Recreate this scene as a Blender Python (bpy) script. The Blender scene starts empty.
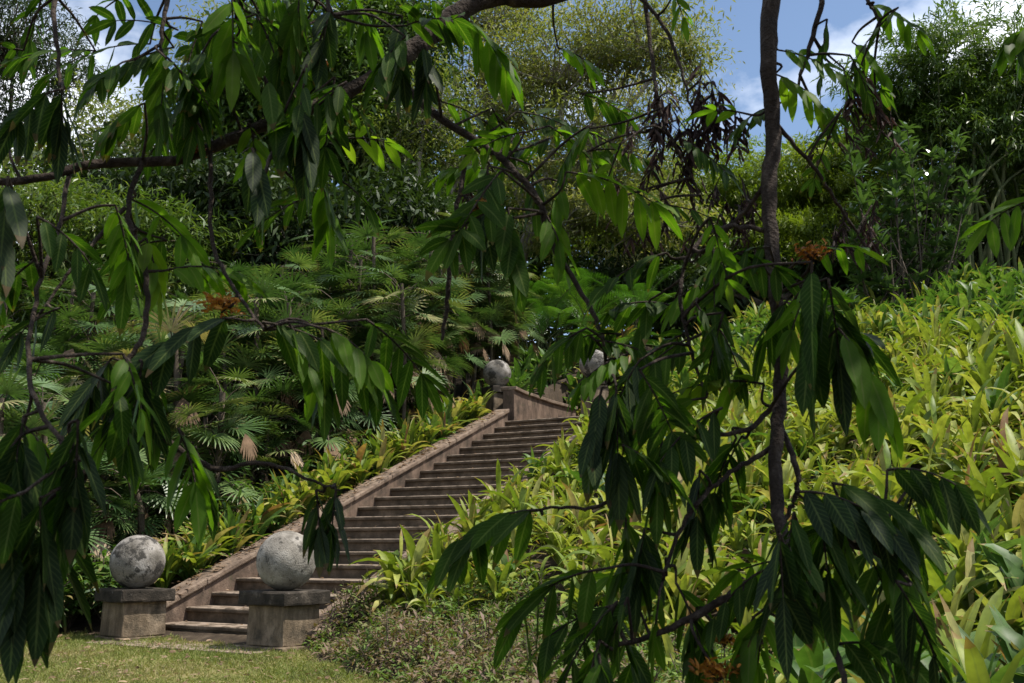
import bpy, math
import numpy as np
from mathutils import Vector

rng = np.random.default_rng(11)
C = bpy.context.scene.collection
F = 1000.0
PITCH = math.radians(11.62)
CAM = np.array((0.0, 0.0, 1.047))
cP, sP = math.cos(PITCH), math.sin(PITCH)
Z3 = np.array((0, 0, 1.0))

def at(px, py, D):
    """world point on the ray of a picture position at ground distance D"""
    a, b = (px - 512) / F, -(py - 341.5) / F
    d = np.array((a, cP - b * sP, sP + b * cP))
    return CAM + d * (D / d[1])

def nrm(v):
    v = np.asarray(v, float)
    return v / np.maximum(np.linalg.norm(v, axis=-1, keepdims=True), 1e-9)

# ------------------------------------------------------------------ stair frame
ANG = 0.5111
UU = np.array((math.sin(ANG), math.cos(ANG)))          # uphill along the stairs
QQ = np.array((math.cos(ANG), -math.sin(ANG)))         # to the right across the stairs
S1 = np.array((-4.19, 12.247))                         # left end of the first nosing
RISE, TREAD, WID, NST = 0.165, 0.4144, 2.27, 21
SLOPE = RISE / TREAD

def sw(s, q, z=0.0):
    p = S1 + s * UU + q * QQ
    return np.array((p[0], p[1], z))

def sq(x, y):
    dx, dy = x - S1[0], y - S1[1]
    return dx * UU[0] + dy * UU[1], dx * QQ[0] + dy * QQ[1]

def smax0(v, e=0.01):
    return 0.5 * (v + np.sqrt(v * v + e))

def raw_h(x, y):
    s, q = sq(x, y)
    r = np.maximum(q - WID, 0.0)
    l = np.maximum(-q - 0.4, 0.0)
    return SLOPE * (s + .25) + 0.11 * np.minimum(r, 5.2) + 0.02 * np.minimum(l, 20)

def hz(x, y):
    x = np.asarray(x, float); y = np.asarray(y, float)
    s, q = sq(x, y)
    v = raw_h(x, y)
    v = smax0(v)
    top = 6.6
    v = top - smax0(top - v, 0.3)
    left = np.clip((-q - 0.30) / 0.08, 0, 1) * np.clip((s + 0.1) / .8, 0, 1) * 0.1
    v = v + left
    strip = np.clip((q + 0.30) / 0.06, 0, 1) * np.clip((WID + 0.30 - q) / 0.06, 0, 1) * np.clip((s + .2) / .3, 0, 1)
    v = v - strip * 0.55 * np.clip(s / 1.5, 0.05, 1)
    land = np.clip((s - 8.2) / .5, 0, 1) * np.clip((q + .30) / .06, 0, 1) * np.clip((WID + .30 - q) / .06, 0, 1)
    v = np.where(land > 0, np.minimum(v, 3.3 + np.maximum(s - 11.4, 0) * 1.4), v)
    v = v + 0.03 * np.sin(x * 1.7 + .4) * np.sin(y * 1.3) * np.clip(raw_h(x, y), 0, 1)
    return v

# ------------------------------------------------------------------ mesh collector
PROF = {
    'lance': ([0, .1, .3, .6, .8, .92, 1], [.14, .66, 1, .97, .68, .26, .03]),
    'strap': ([0, .15, .5, .75, .9, 1], [.45, .8, 1, .85, .5, .06]),
    'seg':   ([0, .2, .6, .85, 1], [.25, .8, 1, .7, .1]),
    'oval':  ([0, .15, .45, .75, 1], [.15, .7, 1, .75, .08]),
}

class Acc:
    def __init__(s):
        s.v, s.f, s.a, s.m, s.n = [], [], [], [], 0
    def add(s, v, f, a=None, m=0):
        v = np.asarray(v, float).reshape(-1, 3); f = np.asarray(f, np.int64).reshape(-1, 4)
        if a is None: a = np.full((len(v), 3), .5)
        s.v.append(v); s.f.append(f + s.n); s.a.append(np.asarray(a, float).reshape(-1, 3))
        s.m.append(np.full(len(f), m, np.int32)); s.n += len(v)
    def add_acc(s, o, M=None, T=None, rnd=None):
        v, f, a, m = o.arrays()
        if M is not None: v = v @ np.asarray(M).T
        if T is not None: v = v + T
        if rnd is not None:
            a = a.copy(); a[:, 2] = np.mod(a[:, 2] * .6 + rnd * .4, 1)
        s.v.append(v); s.f.append(f + s.n); s.a.append(a); s.m.append(m); s.n += len(v)
    def arrays(s):
        return np.concatenate(s.v), np.concatenate(s.f), np.concatenate(s.a), np.concatenate(s.m)
    def mesh(s, name, mats, smooth=True):
        v, f, a, m = s.arrays()
        me = bpy.data.meshes.new(name)
        me.vertices.add(len(v)); me.vertices.foreach_set('co', v.astype(np.float32).ravel())
        me.loops.add(f.size); me.loops.foreach_set('vertex_index', f.astype(np.int32).ravel())
        me.polygons.add(len(f))
        me.polygons.foreach_set('loop_start', np.arange(0, f.size, 4, dtype=np.int32))
        me.polygons.foreach_set('material_index', m)
        me.polygons.foreach_set('use_smooth', np.full(len(f), smooth))
        at_ = me.attributes.new('leaf', 'FLOAT_VECTOR', 'POINT')
        at_.data.foreach_set('vector', a.astype(np.float32).ravel())
        for mt in (mats if isinstance(mats, (list, tuple)) else [mats]): me.materials.append(mt)
        me.update(calc_edges=True); me.validate()
        return me

def link(name, me, parent=None, loc=(0, 0, 0), rotz=0.0, scale=1.0):
    o = bpy.data.objects.new(name, me); C.objects.link(o)
    o.location = loc; o.rotation_euler = (0, 0, rotz); o.scale = (scale,) * 3
    if parent is not None: o.parent = parent
    return o

def tag(o, label=None, cat=None, group=None, kind=None):
    if label: o['label'] = label
    if cat: o['category'] = cat
    if group: o['group'] = group
    if kind: o['kind'] = kind
    return o

def thing(name, label, cat, loc=(0, 0, 0), rotz=0.0, group=None, scale=1.0):
    o = bpy.data.objects.new(name, None); C.objects.link(o)
    o.empty_display_size = .2
    o.location = loc; o.rotation_euler = (0, 0, rotz); o.scale = (scale,) * 3
    return tag(o, label, cat, group)

def dup(root, loc, rotz, scale, label, group):
    r = root.copy(); C.objects.link(r)
    r.location = loc; r.rotation_euler = (0, 0, rotz); r.scale = (scale,) * 3
    tag(r, label, None, group)
    for ch in list(root.children):
        c = ch.copy(); C.objects.link(c); c.parent = r
    return r

def leaves(acc, P, D, U, L, W, droop=0.5, n=4, prof='lance', fold=.18, cols=3, m=0, rnd=None, wave=0.0):
    P = np.asarray(P, float).reshape(-1, 3); N = len(P)
    D = nrm(np.broadcast_to(D, (N, 3))); U = np.broadcast_to(U, (N, 3))
    L = np.broadcast_to(L, (N,)).astype(float); W = np.broadcast_to(W, (N,)).astype(float)
    droop = np.broadcast_to(droop, (N,)).astype(float)
    if rnd is None: rnd = rng.random(N)
    t = np.linspace(0, 1, n + 1); w = np.interp(t, *PROF[prof])
    V = np.zeros((N, n + 1, cols, 3)); A = np.zeros((N, n + 1, cols, 3))
    pos = P.copy(); d = D.copy()
    ph = rng.random(N) * 6.28
    for k in range(n + 1):
        side = nrm(np.cross(d, U) + 1e-6); nn = np.cross(side, d)
        hw = (W * .5 * w[k])[:, None]
        off = nn * (fold * hw)
        wv = nn * (wave * W * np.sin(ph + k * 2.1))[:, None]
        V[:, k, 0] = pos - side * hw + off + wv
        if cols == 3: V[:, k, 1] = pos
        V[:, k, -1] = pos + side * hw + off - wv
        A[:, k, :, 0] = t[k]; A[:, k, :, 1] = np.linspace(-1, 1, cols)
        A[:, k, :, 2] = rnd[:, None]
        pos = pos + d * (L / n)[:, None]
        d = nrm(d - Z3 * (droop / n)[:, None])
    base = (np.arange(N) * (n + 1) * cols)[:, None, None]
    k = np.arange(n)[None, :, None] * cols; c = np.arange(cols - 1)[None, None, :]
    i = base + k + c
    f = np.stack([i, i + 1, i + 1 + cols, i + cols], -1)
    acc.add(V, f, A, m)

def spline(pts, n):
    pts = np.asarray(pts, float)
    if len(pts) < 3:
        t = np.linspace(0, 1, n)[:, None]
        return pts[0] * (1 - t) + pts[-1] * t
    P = np.vstack([2 * pts[0] - pts[1], pts, 2 * pts[-1] - pts[-2]])
    T = np.linspace(0, len(pts) - 1 - 1e-6, n); i = T.astype(int); u = (T - i)[:, None]
    p0, p1, p2, p3 = P[i], P[i + 1], P[i + 2], P[i + 3]
    return .5 * (2 * p1 + (p2 - p0) * u + (2 * p0 - 5 * p1 + 4 * p2 - p3) * u ** 2 + (3 * p1 - p0 - 3 * p2 + p3) * u ** 3)

def tube(acc, pts, rad, sides=6, m=0, knob=0.0, rnd=.5):
    pts = np.asarray(pts, float); n = len(pts)
    rad = np.interp(np.linspace(0, 1, n), np.linspace(0, 1, len(np.atleast_1d(rad))), np.atleast_1d(rad)) if np.ndim(rad) else np.full(n, rad)
    if knob: rad = rad * (1 + knob * rng.standard_normal(n))
    d = nrm(np.gradient(pts, axis=0))
    ref = np.array((.31, .17, .93)) if abs(d[0] @ nrm((.31, .17, .93))) < .9 else np.array((1., .1, 0))
    a = nrm(np.cross(d, ref)); b = np.cross(d, a)
    th = np.arange(sides) / sides * 2 * math.pi
    V = pts[:, None] + rad[:, None, None] * (np.cos(th)[None, :, None] * a[:, None] + np.sin(th)[None, :, None] * b[:, None])
    i = np.arange(n - 1)[:, None] * sides; j = np.arange(sides)[None]; j2 = (j + 1) % sides
    f = np.stack([i + j, i + j2, i + sides + j2, i + sides + j], -1)
    A = np.zeros((n, sides, 3)); A[..., 0] = np.linspace(0, 1, n)[:, None]; A[..., 2] = rnd
    acc.add(V, f, A, m)

def rand_dir(n, zmin=-1, zmax=1):
    z = rng.uniform(zmin, zmax, n); a = rng.uniform(0, 2 * math.pi, n); r = np.sqrt(1 - z * z)
    return np.stack([r * np.cos(a), r * np.sin(a), z], -1)

# ------------------------------------------------------------------ materials
def newmat(name):
    m = bpy.data.materials.new(name); m.use_nodes = True
    nt = m.node_tree; nt.nodes.clear()
    return m, nt.nodes, nt.links

def ramp(N, stops, interp='LINEAR'):
    r = N.new('ShaderNodeValToRGB'); cr = r.color_ramp; cr.interpolation = interp
    while len(cr.elements) > 1: cr.elements.remove(cr.elements[-1])
    cr.elements[0].position = stops[0][0]; cr.elements[0].color = (*stops[0][1], 1)
    for p, c in stops[1:]:
        e = cr.elements.new(p); e.color = (*c, 1)
    return r

def math_(N, Lk, op, a, b=None, clamp=False):
    n = N.new('ShaderNodeMath'); n.operation = op; n.use_clamp = clamp
    for i, x in enumerate((a, b)):
        if x is None: continue
        if isinstance(x, (int, float)): n.inputs[i].default_value = x
        else: Lk.new(x, n.inputs[i])
    return n.outputs[0]

def mixc(N, Lk, fac, a, b, mode='MIX'):
    n = N.new('ShaderNodeMix'); n.data_type = 'RGBA'; n.blend_type = mode
    for idx, x in ((0, fac), (6, a), (7, b)):
        if isinstance(x, (int, float)): n.inputs[idx].default_value = x
        elif isinstance(x, tuple): n.inputs[idx].default_value = (*x, 1)
        else: Lk.new(x, n.inputs[idx])
    return n.outputs[2]

def leafmat(name, stops, trans=.35, rough=.4, spec=.4, rib=.25, stripes=0, tip=None, blot=.3, tcol=(1.25, 1.35, .5), veins=0):
    m, N, Lk = newmat(name)
    a = N.new('ShaderNodeAttribute'); a.attribute_name = 'leaf'
    s = N.new('ShaderNodeSeparateXYZ'); Lk.new(a.outputs['Vector'], s.inputs[0])
    oi = N.new('ShaderNodeObjectInfo')
    k = math_(N, Lk, 'ADD', math_(N, Lk, 'MULTIPLY', s.outputs[2], .65), math_(N, Lk, 'MULTIPLY', oi.outputs['Random'], .35))
    r = ramp(N, stops); Lk.new(k, r.inputs[0])
    col = r.outputs[0]
    au = math_(N, Lk, 'ABSOLUTE', s.outputs[1])
    if stripes:
        sn = math_(N, Lk, 'SINE', math_(N, Lk, 'MULTIPLY', s.outputs[1], stripes))
        col = mixc(N, Lk, math_(N, Lk, 'MULTIPLY', math_(N, Lk, 'ADD', sn, 1), .2), col, (.22, .25, .08))
    if rib:
        fac = math_(N, Lk, 'MULTIPLY', math_(N, Lk, 'LESS_THAN', au, .1), rib)
        col = mixc(N, Lk, fac, col, (.16, .2, .06))
    if veins:
        sv = math_(N, Lk, 'SINE', math_(N, Lk, 'SUBTRACT', math_(N, Lk, 'MULTIPLY', s.outputs[0], 70), math_(N, Lk, 'MULTIPLY', au, 12)))
        col = mixc(N, Lk, math_(N, Lk, 'MULTIPLY', math_(N, Lk, 'GREATER_THAN', sv, .72), veins), col, (.12, .16, .05))
    if tip:
        f = math_(N, Lk, 'MULTIPLY', math_(N, Lk, 'GREATER_THAN', math_(N, Lk, 'ADD', s.outputs[0], math_(N, Lk, 'MULTIPLY', s.outputs[2], .35)), 1.12), .85)
        col = mixc(N, Lk, f, col, tip)
    if blot:
        nz = N.new('ShaderNodeTexNoise'); nz.inputs['Scale'].default_value = 14; nz.inputs['Detail'].default_value = 2
        tc = N.new('ShaderNodeTexCoord'); Lk.new(tc.outputs['Object'], nz.inputs['Vector'])
        v = N.new('ShaderNodeMapRange'); v.inputs[1].default_value = .3; v.inputs[2].default_value = .7
        v.inputs[3].default_value = 1 - blot; v.inputs[4].default_value = 1 + blot
        Lk.new(nz.outputs[0], v.inputs[0])
        hs = N.new('ShaderNodeHueSaturation'); Lk.new(v.outputs[0], hs.inputs['Value']); Lk.new(col, hs.inputs['Color'])
        col = hs.outputs[0]
    p = N.new('ShaderNodeBsdfPrincipled'); Lk.new(col, p.inputs['Base Color'])
    p.inputs['Roughness'].default_value = rough; p.inputs['Specular IOR Level'].default_value = spec
    t = N.new('ShaderNodeBsdfTranslucent')
    Lk.new(mixc(N, Lk, 1.0, col, tcol, 'MULTIPLY'), t.inputs[0])
    mx = N.new('ShaderNodeMixShader'); mx.inputs[0].default_value = trans
    Lk.new(p.outputs[0], mx.inputs[1]); Lk.new(t.outputs[0], mx.inputs[2])
    o = N.new('ShaderNodeOutputMaterial'); Lk.new(mx.outputs[0], o.inputs[0])
    return m

def surfmat(name, stops, scale=4, detail=6, rough=.9, bump=.3, bscale=30, spots=None, stretch=(1, 1, 1), spec=.2, top=None):
    m, N, Lk = newmat(name)
    tc = N.new('ShaderNodeTexCoord'); mp = N.new('ShaderNodeMapping'); mp.inputs['Scale'].default_value = stretch
    geo = N.new('ShaderNodeNewGeometry')
    Lk.new(geo.outputs['Position'], mp.inputs[0])
    nz = N.new('ShaderNodeTexNoise'); nz.inputs['Scale'].default_value = scale; nz.inputs['Detail'].default_value = detail
    nz.inputs['Roughness'].default_value = .65
    Lk.new(mp.outputs[0], nz.inputs['Vector'])
    r = ramp(N, stops); Lk.new(nz.outputs[0], r.inputs[0]); col = r.outputs[0]
    if top:   # noise patches of a second colour on upward faces
        sx = N.new('ShaderNodeSeparateXYZ'); Lk.new(geo.outputs['True Normal'], sx.inputs[0])
        n3 = N.new('ShaderNodeTexNoise'); n3.inputs['Scale'].default_value = top[1]; n3.inputs['Detail'].default_value = 5
        Lk.new(geo.outputs['Position'], n3.inputs['Vector'])
        rr = ramp(N, [(top[2], (0, 0, 0)), (top[2] + .12, (1, 1, 1))]); Lk.new(n3.outputs[0], rr.inputs[0])
        col = mixc(N, Lk, math_(N, Lk, 'MULTIPLY', math_(N, Lk, 'GREATER_THAN', sx.outputs[2], .6), rr.outputs[0]), col, top[0])
    for sp in spots or []:   # (colour, scale, threshold, width, strength)
        n2 = N.new('ShaderNodeTexNoise'); n2.inputs['Scale'].default_value = sp[1]; n2.inputs['Detail'].default_value = 8
        n2.inputs['Roughness'].default_value = .7
        Lk.new(geo.outputs['Position'], n2.inputs['Vector'])
        rr = ramp(N, [(sp[2], (0, 0, 0)), (sp[2] + sp[3], (1, 1, 1))]); Lk.new(n2.outputs[0], rr.inputs[0])
        col = mixc(N, Lk, math_(N, Lk, 'MULTIPLY', rr.outputs[0], sp[4]), col, sp[0])
    p = N.new('ShaderNodeBsdfPrincipled'); Lk.new(col, p.inputs['Base Color'])
    p.inputs['Roughness'].default_value = rough; p.inputs['Specular IOR Level'].default_value = spec
    if bump:
        n4 = N.new('ShaderNodeTexNoise'); n4.inputs['Scale'].default_value = bscale; n4.inputs['Detail'].default_value = 6
        Lk.new(geo.outputs['Position'], n4.inputs['Vector'])
        b = N.new('ShaderNodeBump'); b.inputs['Strength'].default_value = bump; b.inputs['Distance'].default_value = .02
        Lk.new(n4.outputs[0], b.inputs['Height']); Lk.new(b.outputs[0], p.inputs['Normal'])
    o = N.new('ShaderNodeOutputMaterial'); Lk.new(p.outputs[0], o.inputs[0])
    return m

MAT = {}
MAT['soil'] = surfmat('soil', [(.3, (.02, .014, .009)), (.55, (.05, .035, .022)), (.75, (.1, .075, .05))], 6, bscale=40, bump=.6)
MAT['lawn'] = surfmat('lawn', [(.3, (.07, .085, .02)), (.5, (.14, .14, .04)), (.68, (.25, .19, .095))], 1.8, bscale=90, bump=.6)
MAT['step'] = surfmat('step_stone', [(.25, (.035, .026, .018)), (.5, (.1, .074, .05)), (.75, (.2, .15, .105))], 5, bscale=60, bump=.5,
                      spots=[((.02, .02, .016), 3.2, .56, .2, .6)], top=((.26, .2, .15), 9, .42))
MAT['wall'] = surfmat('string_wall_stone', [(.25, (.05, .036, .026)), (.5, (.13, .09, .066)), (.75, (.24, .17, .125))], 3, bscale=50, bump=.5, stretch=(2, 2, .8),
                      spots=[((.03, .026, .02), 2.6, .48, .18, .75), ((.05, .06, .025), 5, .58, .12, .5)])
MAT['coping'] = surfmat('coping_stone', [(.3, (.08, .058, .042)), (.5, (.18, .13, .095)), (.7, (.3, .23, .17))], 4, bscale=70, bump=.6,
                        spots=[((.03, .026, .02), 3, .56, .15, .7), ((.2, .12, .06), 14, .6, .08, .6)])
MAT['pier'] = surfmat('pier_stone', [(.25, (.05, .038, .024)), (.5, (.15, .112, .074)), (.75, (.3, .23, .16))], 4, bscale=60, bump=.5, stretch=(2, 2, .7),
                      spots=[((.025, .024, .018), 3.1, .52, .14, .7)])
MAT['cap'] = surfmat('cap_stone', [(.3, (.014, .012, .009)), (.55, (.042, .034, .026)), (.75, (.14, .115, .09))], 6, bscale=60, bump=.5,
                     spots=[((.3, .27, .24), 14, .64, .06, .6)])
MAT['ball'] = surfmat('ball_stone', [(.3, (.09, .08, .065)), (.5, (.2, .18, .155)), (.68, (.42, .39, .36))], 4.5, bscale=70, bump=.45,
                      spots=[((.022, .02, .017), 5, .5, .07, .85), ((.04, .036, .03), 18, .56, .06, .75), ((.5, .48, .44), 9, .66, .05, .7)])
MAT['ball_light'] = surfmat('pale_ball_stone', [(.3, (.12, .105, .085)), (.5, (.25, .225, .19)), (.7, (.43, .395, .35))], 3.4, bscale=70, bump=.45,
                       spots=[((.05, .044, .034), 3.6, .5, .18, .7), ((.03, .027, .022), 11, .55, .08, .8), ((.04, .036, .03), 40, .6, .05, .6)])
MAT['bark'] = surfmat('dark_bark', [(.3, (.016, .011, .008)), (.55, (.045, .032, .024)), (.75, (.12, .095, .075))], 25, bscale=90, bump=.8, stretch=(1, 1, .4))
MAT['pale_bark'] = surfmat('pale_bark', [(.3, (.14, .12, .1)), (.55, (.28, .25, .21)), (.75, (.42, .39, .34))], 5, bscale=30, bump=.5, stretch=(1, 1, .4))
MAT['brown_bark'] = surfmat('brown_bark', [(.3, (.035, .027, .02)), (.55, (.09, .07, .05)), (.75, (.18, .15, .11))], 8, bscale=40, bump=.6, stretch=(1, 1, .3))
MAT['culm'] = surfmat('bamboo_culm', [(.3, (.03, .045, .015)), (.55, (.07, .08, .03)), (.75, (.14, .12, .06))], 3, bump=.1)

MAT['fg'] = leafmat('tree_leaf', [(0, (.012, .028, .005)), (.45, (.026, .058, .008)), (.85, (.05, .095, .012)), (.96, (.09, .12, .018)), (1, (.2, .16, .03))], veins=.22, trans=.5, rough=.55, spec=.12, rib=.5, tip=(.1, .07, .03), tcol=(1.5, 1.9, .4))
MAT['fg_backlit'] = leafmat('backlit_tree_leaf', [(0, (.05, .12, .009)), (.6, (.085, .165, .014)), (1, (.15, .2, .022))], veins=.22, trans=.58, rough=.5, spec=.15, rib=.5, tcol=(1.4, 1.6, .35))  # brighter copy of the leaf: backlight put into its colour
MAT['fg_shaded'] = leafmat('shaded_old_leaf', [(0, (.008, .02, .006)), (.7, (.018, .038, .01)), (1, (.06, .075, .045))], veins=.22, trans=.35, rough=.55, spec=.16, rib=.4, tip=(.09, .06, .03), tcol=(1.3, 1.7, .4))  # darker copy of the leaf: shade put into its colour, tips brown with age
MAT['withered'] = leafmat('withered_leaf', [(0, (.02, .011, .01)), (.6, (.045, .026, .023)), (1, (.12, .08, .065))], trans=.2, rough=.7, spec=.2, rib=0, tcol=(1.2, .9, .8))
MAT['flower'] = leafmat('orange_flower', [(0, (.25, .07, .01)), (.5, (.4, .17, .015)), (1, (.42, .28, .04))], trans=.3, rough=.5, rib=0, tcol=(1, .8, .4))
MAT['hill_y'] = leafmat('yellow_green_leaf', [(0, (.06, .11, .014)), (.3, (.14, .2, .024)), (.6, (.25, .29, .045)), (.78, (.36, .35, .1)), (.85, (.4, .35, .16)), (.89, (.27, .15, .07)), (1, (.17, .09, .06))], trans=.36, rough=.5, spec=.28, rib=.35, tip=(.25, .16, .06), tcol=(1.15, 1.2, .5))
MAT['hill_g'] = leafmat('mid_green_leaf', [(0, (.035, .085, .014)), (.5, (.08, .15, .028)), (.82, (.18, .24, .06)), (.88, (.32, .27, .1)), (1, (.2, .11, .06))], trans=.36, rough=.48, spec=.3, rib=.35, tip=(.22, .16, .06), tcol=(1.1, 1.25, .5))
MAT['pleat'] = leafmat('pleated_leaf', [(0, (.03, .085, .02)), (.6, (.06, .135, .035)), (1, (.12, .19, .06))], trans=.33, rough=.5, spec=.3, rib=.2, stripes=22, tip=(.2, .15, .07), tcol=(1.1, 1.25, .5))
MAT['dry'] = leafmat('dry_leaf', [(0, (.1, .06, .035)), (.5, (.24, .16, .1)), (1, (.42, .32, .22))], trans=.25, rough=.8, spec=.15, rib=0, tcol=(1.1, .95, .7))
MAT['palm'] = leafmat('palm_fan', [(0, (.03, .07, .02)), (.45, (.066, .12, .034)), (.75, (.13, .19, .06)), (.9, (.24, .26, .1)), (1, (.34, .25, .14))], trans=.24, rough=.38, spec=.5, rib=0, tip=(.2, .17, .08), tcol=(1.1, 1.25, .5))
MAT['areca'] = leafmat('feather_palm', [(0, (.03, .085, .012)), (.6, (.06, .14, .02)), (1, (.12, .19, .03))], trans=.35, rough=.35, spec=.5, rib=0)
MAT['cover'] = leafmat('cover_leaf', [(0, (.06, .13, .016)), (.42, (.12, .18, .034)), (.55, (.16, .12, .06)), (.75, (.2, .13, .1)), (1, (.34, .24, .19))], trans=.25, rough=.65, spec=.25, rib=0, blot=0)
MAT['grass'] = leafmat('grass_blade', [(0, (.09, .14, .025)), (.45, (.18, .205, .05)), (.75, (.28, .24, .1)), (1, (.4, .31, .19))], trans=.3, rough=.6, spec=.25, rib=0, blot=0)
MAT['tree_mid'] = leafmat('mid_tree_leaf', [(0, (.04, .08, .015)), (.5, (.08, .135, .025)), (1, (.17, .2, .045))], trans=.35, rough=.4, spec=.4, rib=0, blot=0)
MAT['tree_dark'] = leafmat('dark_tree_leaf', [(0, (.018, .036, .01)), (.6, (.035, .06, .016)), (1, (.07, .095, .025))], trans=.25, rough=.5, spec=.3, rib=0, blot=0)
MAT['tree_pale'] = leafmat('airy_tree_leaf', [(0, (.08, .12, .03)), (.5, (.16, .19, .055)), (1, (.3, .27, .12))], trans=.4, rough=.5, spec=.3, rib=0, blot=0)
MAT['bamboo'] = leafmat('bamboo_leaf', [(0, (.08, .13, .012)), (.5, (.17, .23, .025)), (1, (.3, .32, .05))], trans=.4, rough=.42, spec=.4, rib=0, blot=0)
MAT['glossy'] = leafmat('glossy_shrub_leaf', [(0, (.04, .085, .025)), (.6, (.08, .14, .045)), (1, (.16, .22, .08))], trans=.25, rough=.28, spec=.7, rib=.2, blot=0)

# ------------------------------------------------------------------ ground
def grid_mesh(xs, ys, zf, mat, name):
    X, Y = np.meshgrid(xs, ys); Zz = zf(X, Y)
    a = Acc(); nx = len(xs)
    i = (np.arange(len(ys) - 1)[:, None] * nx + np.arange(nx - 1)[None])
    a.add(np.stack([X, Y, Zz], -1), np.stack([i, i + 1, i + 1 + nx, i + nx], -1))
    return a.mesh(name, mat)

xs = np.concatenate([np.linspace(-400, -16, 20, endpoint=False), np.linspace(-16, 20, 241), np.linspace(21, 400, 20)])
ys = np.concatenate([np.linspace(-400, -4, 20, endpoint=False), np.linspace(-4, 36, 268), np.linspace(37, 600, 24)])
tag(link('ground', grid_mesh(xs, ys, hz, MAT['soil'], 'ground')), kind='structure')

def lawn_side(x, y):      # > 0 on the planted bank right of the lawn
    return (x + 2.15) * .914 + (y - 10.9) * .406
def lawn_ok(x, y):
    s, q = sq(x, y)
    edge = .12 * np.sin(x * 3.1 + y * 2.3) + .08 * np.sin(7 * x - 4 * y)
    far = s < (-.35 + edge)
    leftedge = (q > -.9 + edge * 2 - np.clip(-s, 0, 9) * .9)
    return far & (lawn_side(x, y) < edge) & leftedge

def lawn_mesh():
    xs = np.arange(-9, 2.0, .1); ys = np.arange(3, 13.4, .1)
    X, Y = np.meshgrid(xs, ys); ok = lawn_ok(X, Y)
    V = np.stack([X, Y, hz(X, Y) + .006 + .012 * np.sin(3.1 * X) * np.sin(2.7 * Y)], -1).reshape(-1, 3)
    nx = len(xs)
    i = (np.arange(len(ys) - 1)[:, None] * nx + np.arange(nx - 1)[None])
    keep = ok[:-1, :-1] & ok[1:, 1:] & ok[1:, :-1] & ok[:-1, 1:]
    i = i[keep]
    a = Acc(); a.add(V, np.stack([i, i + 1, i + 1 + nx, i + nx], -1)); return a.mesh('lawn', MAT['lawn'])
tag(link('lawn', lawn_mesh()), kind='structure')

def scatter(n, x0, x1, y0, y1, ok):
    x = rng.uniform(x0, x1, n); y = rng.uniform(y0, y1, n); k = ok(x, y)
    return x[k], y[k]

gx, gy = scatter(120000, -7.5, .5, 7.4, 13.2, lambda x, y: lawn_ok(x, y) & (x / y > -.6))
a = Acc(); n = len(gx)
d = rand_dir(n, .3, 1)
leaves(a, np.stack([gx, gy, hz(gx, gy)], -1), d, rand_dir(n, -.3, .3), rng.uniform(.03, .075, n), .007, .6, 2, 'strap', 0, 2,
       rnd=np.clip(.45 + .28 * np.sin(gx * 1.9 + 1) * np.sin(gy * 2.3) + rng.normal(0, .22, n), 0, 1))
tag(link('grass', a.mesh('grass', MAT['grass'])), kind='stuff', label='short sunlit mown grass with dry patches in front of the stairs')

# ------------------------------------------------------------------ stone stairs
def prism_q(prof, q0, q1, acc, m=0):
    """profile [(s,z)] counter-clockwise, extruded across the stairs; quads only"""
    n = len(prof)
    V = [sw(s, q, z) for q in (q0, q1) for s, z in prof]
    f = [(i, (i + 1) % n, n + (i + 1) % n, n + i) for i in range(n)]
    c0, c1 = np.mean(V[:n], 0), np.mean(V[n:], 0)
    V += [c0, c1]
    for i in range(n):
        f.append((i, (i + 1) % n, 2 * n, 2 * n)); f.append((n + i, (i + 1) % n + n, 2 * n + 1, 2 * n + 1))
    v = np.array(V); fq = [q for q in f[:n]]
    acc.add(v, fq, None, m)
    acc.tris = getattr(acc, 'tris', []) + [tuple(x + acc.n - len(v) for x in t[:3]) for t in f[n:]]

def solid(name, prof_list, mat, parent, bevel=.012):
    """closed prisms joined into one mesh (python mesh, bevelled)"""
    V, Fc = [], []
    for prof, q0, q1, zf in prof_list:
        n = len(prof); b = len(V)
        for q in (q0, q1):
            for s, z in prof:
                V.append(tuple(sw(s, q, z)))
        Fc.append(tuple(b + i for i in range(n)))
        Fc.append(tuple(b + n + i for i in reversed(range(n))))
        for i in range(n):
            j = (i + 1) % n
            Fc.append((b + j, b + i, b + n + i, b + n + j))
    me = bpy.data.meshes.new(name); me.from_pydata(V, [], Fc); me.update()
    me.materials.append(mat)
    o = link(name, me, parent)
    if bevel:
        bv = o.modifiers.new('bevel', 'BEVEL'); bv.width = bevel; bv.segments = 2; bv.limit_method = 'ANGLE'
    return o

def fix_normals():
    import bmesh
    for o in C.objects:
        if o.type == 'MESH' and o.get('fixn'):
            bm = bmesh.new(); bm.from_mesh(o.data); bmesh.ops.recalc_face_normals(bm, faces=bm.faces); bm.to_mesh(o.data); bm.free()
            del o['fixn']

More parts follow.
